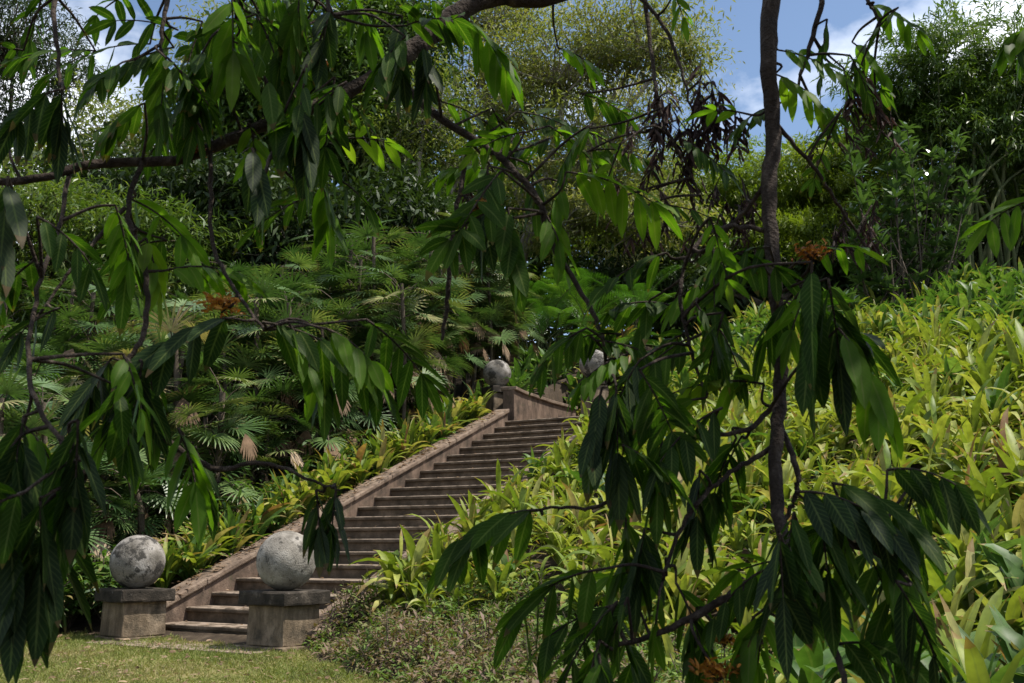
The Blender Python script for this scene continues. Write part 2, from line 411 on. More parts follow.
stairs = thing('stone_staircase', 'long straight flight of worn brown stone steps climbing the green bank', 'staircase', tuple(sw(0, 0, 0)))
def inv(o):
    o.matrix_parent_inverse = stairs_inv; o['fixn'] = 1; return o
from mathutils import Matrix
stairs_inv = Matrix.Translation(-Vector(stairs.location))
for k in range(NST):
    s0 = k * TREAD; zt = (k + 1) * RISE; jit = rng.uniform(-.004, .004)
    s1 = s0 + TREAD + .06 if k < NST - 1 else s0 + 3.3
    lo = zt - .55 if k > 1 else zt - RISE - .03
    prof_r = [(s0 + .035, lo), (s1, lo), (s1, zt - .048), (s0 + .035, zt - .048)]
    prof_t = [(s0 + jit, zt - .0475), (s1 - .055 if k < NST - 1 else s1, zt - .0475), (s1 - .055 if k < NST - 1 else s1, zt + jit), (s0 + .012 + jit, zt + jit), (s0 + jit, zt - .012)]
    inv(solid('step', [(prof_r, -.02, WID + .02, 0), (prof_t, -.004, WID + .004, 0)], MAT['step'], stairs, .008))
inv(solid('landing_slab', [([(-.95, -.1), (.02, -.1), (.02, .022), (-.95, .022)], -.1, WID + .1, 0)], MAT['step'], stairs, .01))
for k in range(4):
    s0 = 8.3 + 3.0 + k * TREAD; zt = (NST + k + 1) * RISE
    inv(solid('step', [([(s0 + .035, zt - .5), (s0 + TREAD + .1, zt - .5), (s0 + TREAD + .1, zt - .05), (s0 + .035, zt - .05)], -.02, WID + .02, 0),
                   ([(s0, zt - .0495), (s0 + TREAD, zt - .0495), (s0 + TREAD, zt), (s0 + .01, zt)], -.004, WID + .004, 0)], MAT['step'], stairs, .008))
for q0, q1 in ((-.30, 0.0), (WID, WID + .30)):
    sA, sB = -.25, NST * TREAD - .3
    def zr(s): return SLOPE * s + RISE - (.1 if q0 > 0 else 0)
    inv(solid('string_wall', [([(sA, -.1), (sB, zr(sB) - .9), (sB, zr(sB) + .13), (sA, zr(sA) + .13)], q0, q1, 0)], MAT['wall'], stairs, .01))
    # raking coping laid in short blocks
    nb = 9; e = np.linspace(sA, sB, nb + 1)
    for b0, b1 in zip(e[:-1], e[1:]):
        h = rng.uniform(.075, .095)
        inv(solid('coping_block', [([(b0 + .004, zr(b0) + .133), (b1 - .004, zr(b1) + .133), (b1 - .004, zr(b1) + .13 + h), (b0 + .004, zr(b0) + .13 + h)], q0 + .02, q1 + .045, 0)], MAT['coping'], stairs, .018))
# parapet of the upper landing: flat, sweeping down at its far end
zl = NST * RISE
pw = thing('parapet_wall', 'low brown parapet wall on the upper landing, its top nearly level behind the pier', 'wall', tuple(sw(8.6, -.15, zl)))
stairs_inv = Matrix.Translation(-Vector(pw.location))
top = [(8.65, zl + .67), (9.0, zl + .63), (9.6, zl + .61), (10.3, zl + .59), (11.0, zl + .59), (11.5, zl + .60)]
inv(solid('wall_body', [([(8.65, zl - .4), (11.5, zl - .4)] + [(s, z) for s, z in top[::-1]], -.26, .0, 0)], MAT['wall'], pw, .01))
inv(solid('wall_coping', [([(s, z + .003) for s, z in top] + [(s, z + .07) for s, z in top[::-1]], -.31, .05, 0)], MAT['coping'], pw, .012))
fix_normals()

def cbox(name, cx, cy, z0, z1, hx, hy, rot, mat, parent, taper=0.0, bev=.015):
    import bmesh
    bm = bmesh.new(); bmesh.ops.create_cube(bm, size=1)
    for v in bm.verts:
        t = 1 - taper * (v.co.z + .5)
        v.co = Vector((v.co.x * 2 * hx * t, v.co.y * 2 * hy * t, (v.co.z + .5) * (z1 - z0)))
    bmesh.ops.bevel(bm, geom=bm.edges[:], offset=bev, segments=2, affect='EDGES', profile=.6)
    bmesh.ops.subdivide_edges(bm, edges=[e for e in bm.edges if e.calc_length() > .2], cuts=3, use_grid_fill=True)
    for v in bm.verts:
        v.co += Vector(rng.normal(0, .0025, 3))
    me = bpy.data.meshes.new(name); bm.to_mesh(me); bm.free(); me.materials.append(mat)
    return link(name, me, parent, (0, 0, z0), 0)

def stone_ball(r, name, mat):
    import bmesh
    bm = bmesh.new(); bmesh.ops.create_icosphere(bm, subdivisions=5, radius=r)
    from mathutils import noise
    off = Vector(rng.uniform(-50, 50, 3))
    for v in bm.verts:
        p = v.co / r
        k = 1 + .012 * noise.noise(p * 2.2 + off) + .008 * noise.noise(p * 7 + off)
        v.co *= k
    for f in bm.faces: f.smooth = True
    me = bpy.data.meshes.new(name); bm.to_mesh(me); bm.free(); me.materials.append(mat)
    return me

PL = np.array((-4.38, 11.98)); PR = np.array((-2.395, 10.87))
PTL = at(497, 400, 20.4)[:2]; PTR = PTL + 2.2 * QQ
piers = [
    (PL, 0.0, .575, .265, .33, .31, math.radians(48), 'squat square stone pier at the left foot of the stairs, half hidden by leaves',
     'mottled stone ball on the left lower pier, heavily spotted with black lichen'),
    (PR, 0.0, .60, .265, .34, .312, math.radians(57), 'squat stone pier with a blackened cap, right of the lowest steps on the lawn',
     'pale grey stone ball nearest the camera, on the black capped pier by the lawn'),
    (PTL, zl - .05, .86, .2, .24, .292, math.radians(32), 'narrow stone pier at the top left of the stairs, joined to the parapet wall',
     'dark patched stone ball on the narrow pier at the top of the stairs'),
    (PTR, zl - .05, .86, .2, .24, .292, math.radians(32), 'stone pier at the top right of the stairs, buried in slope plants',
     'far stone ball at the top of the stairs, peeping through hanging branches'),
]
for p, z0, h, hx, hc, r, rot, lp, lb in piers:
    t = thing('stone_pier', lp, 'pier', (p[0], p[1], z0), rot, 'stone piers of the staircase')
    cbox('plinth', 0, 0, -.1, .05, hx + .045, hx + .045, 0, MAT['pier'], t)
    cbox('shaft', 0, 0, .051, h - .141, hx, hx, 0, MAT['pier'], t, .02)
    cbox('cap', 0, 0, h - .14, h, hc, hc, 0, MAT['cap'], t, .01, .02)
    b = link('stone_ball', stone_ball(r, 'stone_ball', MAT['ball_light'] if 'nearest' in lb else MAT['ball']), None, (p[0], p[1], z0 + h + r * .98), rng.uniform(0, 6))
    tag(b, lb, 'stone ball', 'stone balls on the piers')

# ------------------------------------------------------------------ plant prototypes
def strap_plant(nl, L, W, h, e0=55, e1=85, dr=1.6, prof='strap', n=6, fold=.35, m=0):
    a = Acc()
    az = np.arange(nl) * 2.4 + rng.uniform(0, 6) + rng.normal(0, .3, nl)
    el = np.radians(rng.uniform(e0, e1, nl)); z = np.linspace(0, h, nl)
    d = np.stack([np.cos(az) * np.cos(el), np.sin(az) * np.cos(el), np.sin(el)], -1)
    P = np.stack([.02 * np.cos(az), .02 * np.sin(az), z], -1)
    P[:, :2] += (z[:, None] / max(h, .01)) * rng.normal(0, .05, 2)
    leaves(a, P, d, Z3 + rng.normal(0, .25, (nl, 3)), L * rng.uniform(.65, 1.15, nl), W * rng.uniform(.75, 1.15, nl), dr * rng.uniform(.5, 1.4, nl), n, prof, fold, 3, m, wave=.03)
    if h > .12:
        tube(a, [(0, 0, -.05), (0, 0, h * .5), (P[-1][0], P[-1][1], h)], .012, 5, m)
    return a

Y = [strap_plant(rng.integers(14, 20), .5, .074, .26, 40, 85, 2.1, 'lance') for _ in range(5)]
G = [strap_plant(rng.integers(11, 16), .5, .1, .27, 45, 85, 1.6, 'lance') for _ in range(4)]
PLT = [strap_plant(rng.integers(9, 13), .85, .135, .05, 55, 86, 1.35, 'lance', 9, .3) for _ in range(3)]
YM = [a.mesh('slope_plant', MAT['hill_y']) for a in Y]
GM = [a.mesh('slope_plant', MAT['hill_g']) for a in G]
PM = [a.mesh('pleated_leaf_plant', MAT['pleat']) for a in PLT]

# hillside right of the stairs
def hill_ok(x, y):
    s, q = sq(x, y)
    edge = .15 * np.sin(x * 2.7) + .1 * np.sin(y * 3.3 + x)
    return (raw_h(x, y) > .31 + edge - np.clip((x - .5) * .8, 0, 1.0)) & (q > WID + .32) & (s < 20) & (np.abs(x / y) < .62) & (y > 4.6) | \
           ((q > WID + .30) & (q < WID + 1.0) & (s > .5) & (s < 9))
gxs, gys = [], []
for cx in np.arange(-5, 16, .34):
    for cy in np.arange(4.5, 29, .34):
        gxs.append(cx + rng.uniform(-.16, .16)); gys.append(cy + rng.uniform(-.16, .16))
hx, hy = np.array(gxs), np.array(gys); k = hill_ok(hx, hy); hx, hy = hx[k], hy[k]
# thin out far ones hidden behind the crest
hzv = hz(hx, hy)
dist = np.hypot(hx, hy)
order = np.argsort(dist)
ind_n = 290
stuff_y, stuff_g = Acc(), Acc()
zone_count = {}
for rank, i in enumerate(order):
    x, y, z = hx[i], hy[i], hzv[i]
    s, q = sq(x, y); r = q - WID
    green_p = np.clip((s - 8) / 5, 0, .85) + (.25 if y < 8 else .05) + np.clip((r - 6) / 6, 0, .4)
    pick = rng.random() - .22 * math.sin(x * 1.1 + 2) * math.sin(y * .9 + x * .3); isg = pick < green_p
    big = .9 + .22 * min(max((x - 2.2) / 4, 0), 1) * (1 if y < 13 else .1) + .08 * np.clip((s - 9) / 4, 0, 1)
    sc = rng.uniform(.65, 1.35) * (1 + .2 * math.sin(x * 1.9 + y * .7) * math.sin(y * 1.6)) * big * (.78 if r < .9 and s > 2.2 else 1); rz = rng.uniform(0, 6.28)
    if rank < ind_n:
        mesh = (GM if isg else YM)[rng.integers(0, len(GM if isg else YM))]
        o = link('slope_plant', mesh, None, (x, y, z), rz, sc)
        if r < 1.3: place = 'spilling towards the stone stairs'
        elif raw_h(x, y) < .6: place = 'at the foot of the slope above the brown ground cover'
        elif x > 3.2: place = 'on the right side of the sunny slope'
        else: place = 'in the middle of the sunny slope'
        tag(o, ('mid green broad-leaved plant ' if isg else 'yellow-green strap-leaved plant ') + place, 'plant',
            ('mid green plants ' if isg else 'yellow-green plants ') + place)
    else:
        src = (G if isg else Y)[rng.integers(0, len(G if isg else Y))]
        c_, s_ = math.cos(rz) * sc, math.sin(rz) * sc
        (stuff_g if isg else stuff_y).add_acc(src, [[c_, -s_, 0], [s_, c_, 0], [0, 0, sc]], np.array((x, y, z)), rng.random())
tag(link('yellow_ground_cover', stuff_y.mesh('yellow_ground_cover', MAT['hill_y'])), kind='stuff', label='mass of sunlit yellow-green plants covering the upper slope')
tag(link('green_ground_cover', stuff_g.mesh('green_ground_cover', MAT['hill_g'])), kind='stuff', label='mass of mid green leafy plants on the upper slope')
print('hill plants', len(order))

# big pleated leaves: lower right corner and along the crest
pl_spots = [(985, 560, 6.0), (1030, 600, 5.2), (940, 590, 6.2), (890, 560, 7.0), (1010, 520, 7.2), (830, 590, 6.6), (960, 520, 8.0), (1060, 540, 6.4)]
for i, (px, py, D) in enumerate(pl_spots):
    p = at(px, py, D); z = hz(p[0], p[1])
    o = link('pleated_leaf_plant', PM[i % 3], None, (p[0], p[1], z), rng.uniform(0, 6.28), rng.uniform(.8, 1.05))
    tag(o, 'large plant with long pleated grey-green leaves in the near right corner of the slope', 'plant', 'pleated leaf plants near the right corner')
for i in range(26):
    D = rng.uniform(17.5, 21); px = rng.uniform(690, 1060)
    x = (px - 512) / 1000 * D; z = hz(x, D)
    o = link('pleated_leaf_plant', PM[i % 3], None, (x, D, z), rng.uniform(0, 6.28), rng.uniform(.5, .8))
    tag(o, 'broad-leaved blue-green plant along the crest of the slope under the trees', 'plant', 'broad-leaved plants along the crest')

# brown dry ground cover between lawn and slope
def cover_ok(x, y):
    s, q = sq(x, y)
    return (lawn_side(x, y) > -.02) & (x < 1.5) & (raw_h(x, y) < .42) & (q > WID + .25) & (y > 6)
cx, cy = scatter(14000, -3, 5, 6, 12.5, lambda x, y: cover_ok(x, y) & (np.abs(x / y) < .6))
bump = .26 + .15 * np.sin(cx * 2.1 + 1) * np.sin(cy * 2.6) + .13 * np.sin(cx * 6.3) * np.sin(cy * 5.7 + 2)
bump = np.clip(bump, .06, 1) * np.clip(lawn_side(cx, cy) / .35 + .25, .2, 1)
a = Acc()
per = 9
P = np.repeat(np.stack([cx, cy, hz(cx, cy)], -1), per, 0); n = len(P)
hgt = np.repeat(bump, per) * rng.uniform(.25, 1.15, n)
P = P + np.stack([rng.normal(0, .05, n), rng.normal(0, .05, n), hgt], -1)
patch = .5 + .33 * np.sin(P[:, 0] * 2.3 + P[:, 1] * 1.1) + .2 * np.sin(P[:, 1] * 4.1 - P[:, 0] * 3)
rel = hgt / np.repeat(bump, per)
leaves(a, P, rand_dir(n, -.2, .9), Z3 + rng.normal(0, .4, (n, 3)), rng.uniform(.04, .11, n), rng.uniform(.012, .03, n), .8, 2, 'oval', .2, 2,
       rnd=np.clip(patch * .75 + .02 + rng.normal(0, .22, n), 0, 1))
for i in range(0, len(cx), 6):
    b = np.array((cx[i], cy[i], hz(cx[i], cy[i]))); e = b + np.array((*rng.normal(0, .1, 2), bump[i] * 1.2))
    tube(a, [b, (b + e) / 2 + rng.normal(0, .02, 3), e], .004, 3, 1)
tag(link('ground_cover', a.mesh('ground_cover', [MAT['cover'], MAT['brown_bark']])), kind='stuff', label='low half-dry brown and green ground cover beside the lawn')

# ------------------------------------------------------------------ left bank
def fan_leaf(acc, hub, axis, normal, R, nseg, m=0, spread=250, dr=.5, rndv=None):
    axis = nrm(axis); side = nrm(np.cross(axis, normal)); nn = np.cross(side, axis)
    th = np.radians(np.linspace(-spread / 2, spread / 2, nseg) + rng.normal(0, 2, nseg))
    d = np.cos(th)[:, None] * axis + np.sin(th)[:, None] * side + nn * .18
    L = R * (1 - .25 * (np.abs(th) / th.max()) ** 2) * rng.uniform(.9, 1.05, nseg)
    rr = np.full(nseg, rng.random() if rndv is None else rndv) + rng.normal(0, .06, nseg)
    leaves(acc, np.repeat(hub[None], nseg, 0), d, nn, L, R * .066, dr, 4, 'seg', .5, 3 if R > 9 else 2, m, np.clip(rr, 0, 1))

def fan_palm_meshes(h, nl, R):
    stem, green, dead = Acc(), Acc(), Acc()
    for st in range(3):
        o = np.array((*rng.normal(0, .34, 2), 0)); hh = h * rng.uniform(.6, 1.0)
        topp = o + np.array((*rng.normal(0, .2, 2), hh))
        tube(stem, spline([o - (0, 0, .3), (o + topp) / 2 + rng.normal(0, .04, 3), topp], 6), [.045, .035], 6, knob=.1)
        for j in range(nl // 3):
            az = j * 2.4 + rng.uniform(0, 1.2); el = rng.uniform(-.15, 1.25)
            dd = np.array((math.cos(az) * math.cos(el), math.sin(az) * math.cos(el), math.sin(el)))
            b = topp - Z3 * rng.uniform(0, hh * .7); pl = rng.uniform(.35, .65)
            hub = b + dd * pl - Z3 * .1
            tube(stem, spline([b, b + dd * pl * .55 + Z3 * .02, hub], 4), .009, 3)
            ax = nrm(dd + np.array((0, 0, -.55))); up = nrm(Z3 * rng.uniform(.25, 1) + dd * rng.uniform(.3, 1.2) + rng.normal(0, .25, 3))
            fan_leaf(green, hub, ax, up, R * rng.uniform(.75, 1.1), rng.integers(17, 24), dr=rng.uniform(.2, .8))
        for j in range(5):
            az = rng.uniform(0, 6.28); b = topp - Z3 * hh * rng.uniform(.2, .75)
            dd = np.array((math.cos(az), math.sin(az), -.3)); hub = b + dd * .45
            fan_leaf(dead, hub, dd * .25 - Z3 + rng.normal(0, .15, 3), nrm(dd + Z3 * .3), R * rng.uniform(.8, 1.2), 13, spread=75, dr=.5)
    return stem.mesh('stem', MAT['brown_bark']), green.mesh('fan_frond', MAT['palm']), dead.mesh('dead_frond', MAT['dry'])

FP = [fan_palm_meshes(h, int(34 + 13 * h), R) for h, R in ((2.2, .46), (3.2, .5), (1.4, .44), (4.3, .52))]
def place_palm(px, py, D, kind, label, group, sc=1.0):
    p = at(px, py, D); z = hz(p[0], p[1])
    t = thing('fan_palm', label, 'palm', (p[0], p[1], z), rng.uniform(0, 6.28), group, sc)
    for nme, me in zip(('stem', 'fronds', 'dead_fronds'), FP[kind]):
        link(nme, me, t)
# (px, D): rows climbing the left bank
rows = [
    ([(-40, 12.5, 0), (30, 13.0, 1), (85, 13.4, 0), (150, 14.6, 2), (215, 15.3, 0), (262, 16.2, 0), (0, 14.4, 1), (110, 15.6, 1), (-60, 13.6, 1), (45, 15.4, 1), (180, 15.8, 1), (225, 16.6, 1)], 'clumped fan palm low on the left bank, with drooping tan dead fronds'),
    ([(60, 16.5, 3), (135, 17.2, 1), (190, 17.0, 1), (240, 17.8, 3), (295, 17.6, 1), (330, 17.2, 0), (345, 18.6, 3), (0, 17.8, 3), (385, 18.6, 1), (305, 18.6, 3), (250, 18.8, 3), (100, 18.2, 3), (415, 19.6, 1), (270, 17.0, 1)], 'clumped fan palm halfway up the left bank beside the stairs'),
    ([(280, 19.6, 3), (320, 20.4, 3), (365, 20.2, 3), (405, 20.2, 3), (424, 20.8, 1), (220, 20, 3), (160, 20.5, 3), (95, 20, 3), (30, 20.5, 3), (465, 22.3, 3), (420, 22.6, 3), (370, 22.8, 3), (500, 23.5, 1), (390, 21.2, 3), (345, 21.6, 3), (300, 21.6, 3), (250, 21.8, 3), (190, 22, 3), (440, 22.0, 3), (125, 22, 3), (60, 22, 3), (482, 22.6, 1)], 'tall dark green fan palm at the top of the left bank'),
]
for lst, lab in rows:
    for px, D, kd in lst:
        place_palm(px, 400, D, kd, lab, 'fan palms ' + lab.split('palm ')[1].split(',')[0], rng.uniform(.9, 1.15))

def feather_palm_meshes(nf, Lf, hstem):
    stem, fr = Acc(), Acc()
    for i in range(nf):
        az = i * 2.4; el = rng.uniform(.75, 1.35)
        dd = np.array((math.cos(az) * math.cos(el), math.sin(az) * math.cos(el), math.sin(el)))
        b = np.array((*rng.normal(0, .12, 2), hstem * rng.uniform(.6, 1)))
        pts = [b]; d = dd.copy(); n = 14
        for k in range(n):
            pts.append(pts[-1] + d * Lf / n); d = nrm(d - Z3 * 1.5 / n)
        pts = np.array(pts)
        tube(stem, pts, [.014, .004], 4)
        tube(stem, [(b[0], b[1], -.2), b], .03, 5)
        nl = 30; P = spline(pts[3:], nl); T = nrm(np.gradient(P, axis=0)); S = nrm(np.cross(T, Z3)); rd = rng.random()
        ll = Lf * .26 * np.sin(np.linspace(.35, 2.9, nl)) + .05
        for sg in (-1, 1):
            leaves(fr, P, S * sg * .8 + T * .6 + Z3 * .35, np.cross(S, T), ll, .028, .7, 3, 'seg', .3, 2, rnd=np.clip(rd + rng.normal(0, .05, nl), 0, 1))
    return stem.mesh('stem', MAT['culm']), fr.mesh('fronds', MAT['areca'])
AP = [feather_palm_meshes(10, 2.0, .7), feather_palm_meshes(8, 1.6, .4)]
for i, (px, D, kd) in enumerate([(545, 24.5, 0), (585, 25.5, 0), (520, 26, 0), (610, 24.6, 1), (560, 27.5, 0), (640, 26.5, 0), (480, 25.5, 0)]):
    p = at(px, 380, D); t = thing('feather_palm', 'bright green feather palm with arching fronds behind the upper landing', 'palm', (p[0], p[1], hz(p[0], p[1])), i * 1.3, 'feather palms behind the upper landing')
    for nme, me in zip(('stem', 'fronds'), AP[kd]): link(nme, me, t)
for i, (px, D) in enumerate([(20, 16), (70, 18.5), (130, 18.8), (180, 18.8), (10, 19.5)]):
    p = at(px, 300, D); t = thing('feather_palm', 'light green feather palm among the fan palms on the far left', 'palm', (p[0], p[1], hz(p[0], p[1])), i * 1.7, 'feather palms on the far left', 1.3)
    for nme, me in zip(('stem', 'fronds'), AP[0]): link(nme, me, t)

# strap plants and low shrubs along the left coping
def low_shrub(nst, h, L, W, mat):
    a = Acc()
    for i in range(nst):
        e = np.array((*rng.normal(0, h * .35, 2), h * rng.uniform(.55, 1.1)))
        pts = spline([np.zeros(3), e * .5 + (0, 0, .05), e], 6)
        tube(a, pts, .006, 3, 1)
        nl = 16; P = pts[rng.integers(2, 6, nl)] + rng.normal(0, .02, (nl, 3))
        leaves(a, P, rand_dir(nl, -.2, .8), Z3 + rng.normal(0, .3, (nl, 3)), L * rng.uniform(.6, 1.2, nl), W, 1.0, 4, 'lance', .25, 2)
    return a.mesh('low_shrub', [mat, MAT['brown_bark']])
LS = [low_shrub(12, .55, .2, .04, MAT['hill_g']), low_shrub(14, .7, .16, .03, MAT['hill_g']), low_shrub(10, .5, .24, .03, MAT['palm'])]
BK = [strap_plant(14, .6, .085, .22, 50, 85, 1.7, 'lance', 7) for _ in range(3)]
BM = [BK[0].mesh('bank_plant', MAT['hill_y']), BK[1].mesh('bank_plant', MAT['hill_y']), BK[2].mesh('bank_plant', MAT['hill_g'])]
for i in range(84):
    s = .4 + 8.6 * i / 92 + rng.uniform(-.1, .1); q = -.44 - rng.uniform(0, .3) - (.4 if i % 3 == 0 else 0)
    p = sw(s, q); z = hz(p[0], p[1])
    j = rng.integers(0, 3)
    o = link('bank_plant', BM[j], None, (p[0], p[1], z), rng.uniform(0, 6.28), rng.uniform(.75, 1.25))
    part = 'lower' if s < 3 else 'middle' if s < 6 else 'upper'
    tag(o, ('yellow-green' if j < 2 else 'fresh green') + f' arching plant leaning over the {part} part of the left coping', 'plant', f'arching plants along the {part} left coping')
for i in range(110):
    s = rng.uniform(-1.0, 8.2); q = -1.0 - rng.uniform(0, 2.6)
    if s < .3: q -= .2
    p = sw(s, q); z = hz(p[0], p[1]); j = rng.integers(0, 3)
    o = link('low_shrub', LS[j], None, (p[0], p[1], z), rng.uniform(0, 6.28), rng.uniform(.8, 1.5))
    part = 'lower' if s < 3 else 'middle' if s < 6 else 'upper'
    tag(o, ('broad-leaved green', 'small-leaved green', 'narrow-leaved dark')[j] + f' low shrub below the fan palms on the {part} left bank', 'shrub', f'low shrubs on the {part} left bank')
for i in range(26):
    px = rng.uniform(-20, 112); D = rng.uniform(11.0, 13.6); p = at(px, 600, D)
    s, q = sq(p[0], p[1])
    if q > -.75: continue
    j = rng.integers(0, 3)
    o = link('low_shrub', LS[j], None, (p[0], p[1], hz(p[0], p[1])), rng.uniform(0, 6.28), rng.uniform(.8, 1.4))
    tag(o, ('broad-leaved green', 'small-leaved green', 'narrow-leaved dark')[j] + ' shrub left of the lower left pier at the lawn edge', 'shrub', 'shrubs left of the lower left pier')
for i in range(40):
    s = 9.3 + rng.uniform(0, 3.7); q = -.38 - rng.uniform(0, 1.0); p = sw(s, q)
    o = link('bank_plant', (PM + GM)[i % 7], None, (p[0], p[1], max(hz(p[0], p[1]), zl + .3)), rng.uniform(0, 6.28), rng.uniform(.8, 1.25) * (.8 if i % 7 < 3 else 1.2))
    tag(o, 'broad green plant drooping over the parapet of the upper landing', 'plant', 'plants behind the parapet wall')
for i in range(12):
    p = sw(rng.uniform(11.5, 13.2), rng.uniform(-.25, -.1), 0)
    o = link('bank_plant', GM[i % 4], None, (p[0], p[1], zl + rng.uniform(.3, 1.0)), rng.uniform(0, 6.28), rng.uniform(1, 1.4))
    tag(o, 'leafy plant hanging down beside the upper steps beyond the parapet', 'plant', 'plants beside the upper steps')
for i in range(84):
    s = rng.uniform(12.3, 18) if i > 30 else rng.uniform(11.9, 13); q = rng.uniform(-1.2, 3.4) if i > 30 else rng.uniform(-.3, 2.5); p = sw(s, q)
    o = link('bank_plant', BM[i % 3], None, (p[0], p[1], hz(p[0], p[1])), rng.uniform(0, 6.28), rng.uniform(.9, 1.5))
    tag(o, 'arching green plant in the shade beyond the upper landing', 'plant', 'plants beyond the upper landing')
# leaf litter on coping and steps
a = Acc(); n = 420
s = rng.uniform(-.1, 8.2, n); q = rng.uniform(-.27, .04, n)
P = np.array([sw(si, qi, SLOPE * si + RISE + .232) for si, qi in zip(s, q)])
leaves(a, P, rand_dir(n, -.1, .35), Z3 + rng.normal(0, .3, (n, 3)), rng.uniform(.05, .12, n), rng.uniform(.015, .035, n), .4, 3, 'lance', .3, 2)
n = 160; kk = rng.integers(0, NST, n)
P = np.array([sw(k * TREAD + rng.uniform(.08, .36), rng.uniform(.02, 2.2) ** 1, (k + 1) * RISE + .012) for k in kk])
leaves(a, P, rand_dir(n, -.05, .3), Z3 + rng.normal(0, .3, (n, 3)), rng.uniform(.04, .1, n), rng.uniform(.015, .03, n), .3, 3, 'lance', .3, 2)
lx, ly = scatter(700, -6, .5, 8, 13, lawn_ok); n = len(lx)
leaves(a, np.stack([lx, ly, hz(lx, ly) + .03], -1), rand_dir(n, -.1, .3), Z3 + rng.normal(0, .4, (n, 3)), rng.uniform(.04, .1, n), rng.uniform(.015, .035, n), .5, 3, 'lance', .3, 2)
tag(link('leaf_litter', a.mesh('leaf_litter', MAT['dry'])), kind='stuff', label='dry tan fallen leaves on the coping, steps and lawn')

# ------------------------------------------------------------------ background trees
def tree(name, label, cat, base, crowns, mat, bark, L, W, per, cr, tr=.16, droop=.8, flat=.6, group=None, stems=1, zbias=-.3, prof='lance', n=2, twigs=True, limb_r=.05, cols=2, dens=2.3):
    """crowns: (centre, radii, clumps)"""
    t = thing(name, label, cat, tuple(base), 0, group)
    base = np.asarray(base, float)
    tk, cw = Acc(), Acc()
    crowns = [(c, r_, int(n_ * dens)) for c, r_, n_ in crowns]
    allc = np.array([c for c, _, _ in crowns], float); mid = allc.mean(0)
    for st in range(stems):
        off = np.array((*rng.normal(0, .25 if stems > 1 else 0, 2), 0))
        fork = base + (mid - base) * (.55, .55, .5) + rng.normal(0, .3, 3) * (1, 1, .2)
        tube(tk, spline([base + off - (0, 0, .4), base + off + (fork - base - off) * .5 + rng.normal(0, .15, 3), fork], 10) - base, [tr * 1.25, tr, tr * .7], 8, knob=.05)
        for c, rad, ncl in crowns:
            c = np.asarray(c, float); rad = np.asarray(rad, float)
            end = c + rng.normal(0, .15, 3) * rad
            limb = spline([fork, (fork + end) / 2 + rng.normal(0, .25, 3), end], 8)
            tube(tk, limb - base, [tr * .65, limb_r * .6], 6)
    for c, rad, ncl in crowns:
        c = np.asarray(c, float); rad = np.asarray(rad, float)
        dirs = rand_dir(ncl); rr = rng.uniform(.25, 1, ncl) ** .5
        # lumpy outline
        lump = 1 + .3 * np.sin(dirs[:, 0] * 5 + c[0]) * np.sin(dirs[:, 1] * 4 + 1) + .3 * np.sin(dirs[:, 2] * 6 + c[1] * 3)
        cl = c + dirs * rad * (rr * lump)[:, None]
        if flat < .15:
            cl[:, 2] = np.round((cl[:, 2] + .35 * cl[:, 0]) / .95) * .95 - .35 * cl[:, 0] + rng.normal(0, .08, ncl)
        if twigs:
            for j in range(0, ncl, 2):
                st0 = c + (cl[j] - c) * rng.uniform(.1, .5) * (1, 1, .3) - (0, 0, rad[2] * rng.uniform(.1, .6)) + rng.normal(0, .2, 3) * rad * .5
                mids = (st0 + cl[j]) / 2 + rng.normal(0, .25, 3) * rad * .4
                tube(tk, spline([st0, mids, cl[j]], 6) - base, [limb_r * .55, limb_r * .15], 4)
        N = ncl * per
        P = np.repeat(cl, per, 0) + rng.normal(0, 1, (N, 3)) * cr * (1, 1, flat)
        out = nrm(np.repeat(cl - c, per, 0) / np.maximum(rad, .1))
        D = nrm(rng.normal(0, 1, (N, 3)) + out * .7 + np.array((0, 0, zbias)))
        rd = np.clip(np.repeat(rng.random(ncl), per) * .6 + rng.random(N) * .4, 0, 1)
        leaves(cw, P - base, D, Z3 + rng.normal(0, .45, (N, 3)), L * rng.uniform(.6, 1.25, N), W * rng.uniform(.7, 1.2, N), droop, n, prof, .2, cols, rnd=rd)
    link('trunk', tk.mesh('trunk', bark), t); link('crown', cw.mesh('crown', mat), t)
    return t

def gp(px, D):
    x = (px - 512) / 1000 * D * 1.0; return np.array((x, D, hz(x, D)))
def A3(px, py, D): return at(px, py, D)

# left backdrop
tree('broadleaf_tree', 'light green leafy tree behind the palms at the far left', 'tree', gp(60, 24), [(A3(60, 235, 23), (2.2, 1.6, 1.5), 90), (A3(150, 250, 23), (1.6, 1.4, 1.3), 60), (A3(-30, 250, 22), (1.8, 1.5, 1.6), 60)], MAT['tree_mid'], MAT['brown_bark'], .28, .05, 40, .35)
tree('broadleaf_tree', 'dense mid green tree rising behind the big hanging branch', 'tree', gp(300, 28), [(A3(300, 60, 28), (2.4, 2, 2.2), 110), (A3(240, 110, 27.5), (1.8, 1.6, 1.6), 80), (A3(350, 130, 28), (1.9, 1.6, 1.6), 80), (A3(390, 40, 29), (2, 1.6, 1.8), 80)], MAT['tree_mid'], MAT['pale_bark'], .34, .1, 40, .38)
tree('broadleaf_tree', 'dark shady tree low behind the palms on the left', 'tree', gp(210, 25), [(A3(210, 210, 25), (2.2, 1.5, 1.6), 100), (A3(300, 235, 25), (2.0, 1.4, 1.5), 90), (A3(400, 240, 25.5), (2.0, 1.4, 1.5), 90), (A3(110, 190, 26), (2, 1.4, 1.2), 70)], MAT['tree_dark'], MAT['pale_bark'], .32, .09, 34, .38)
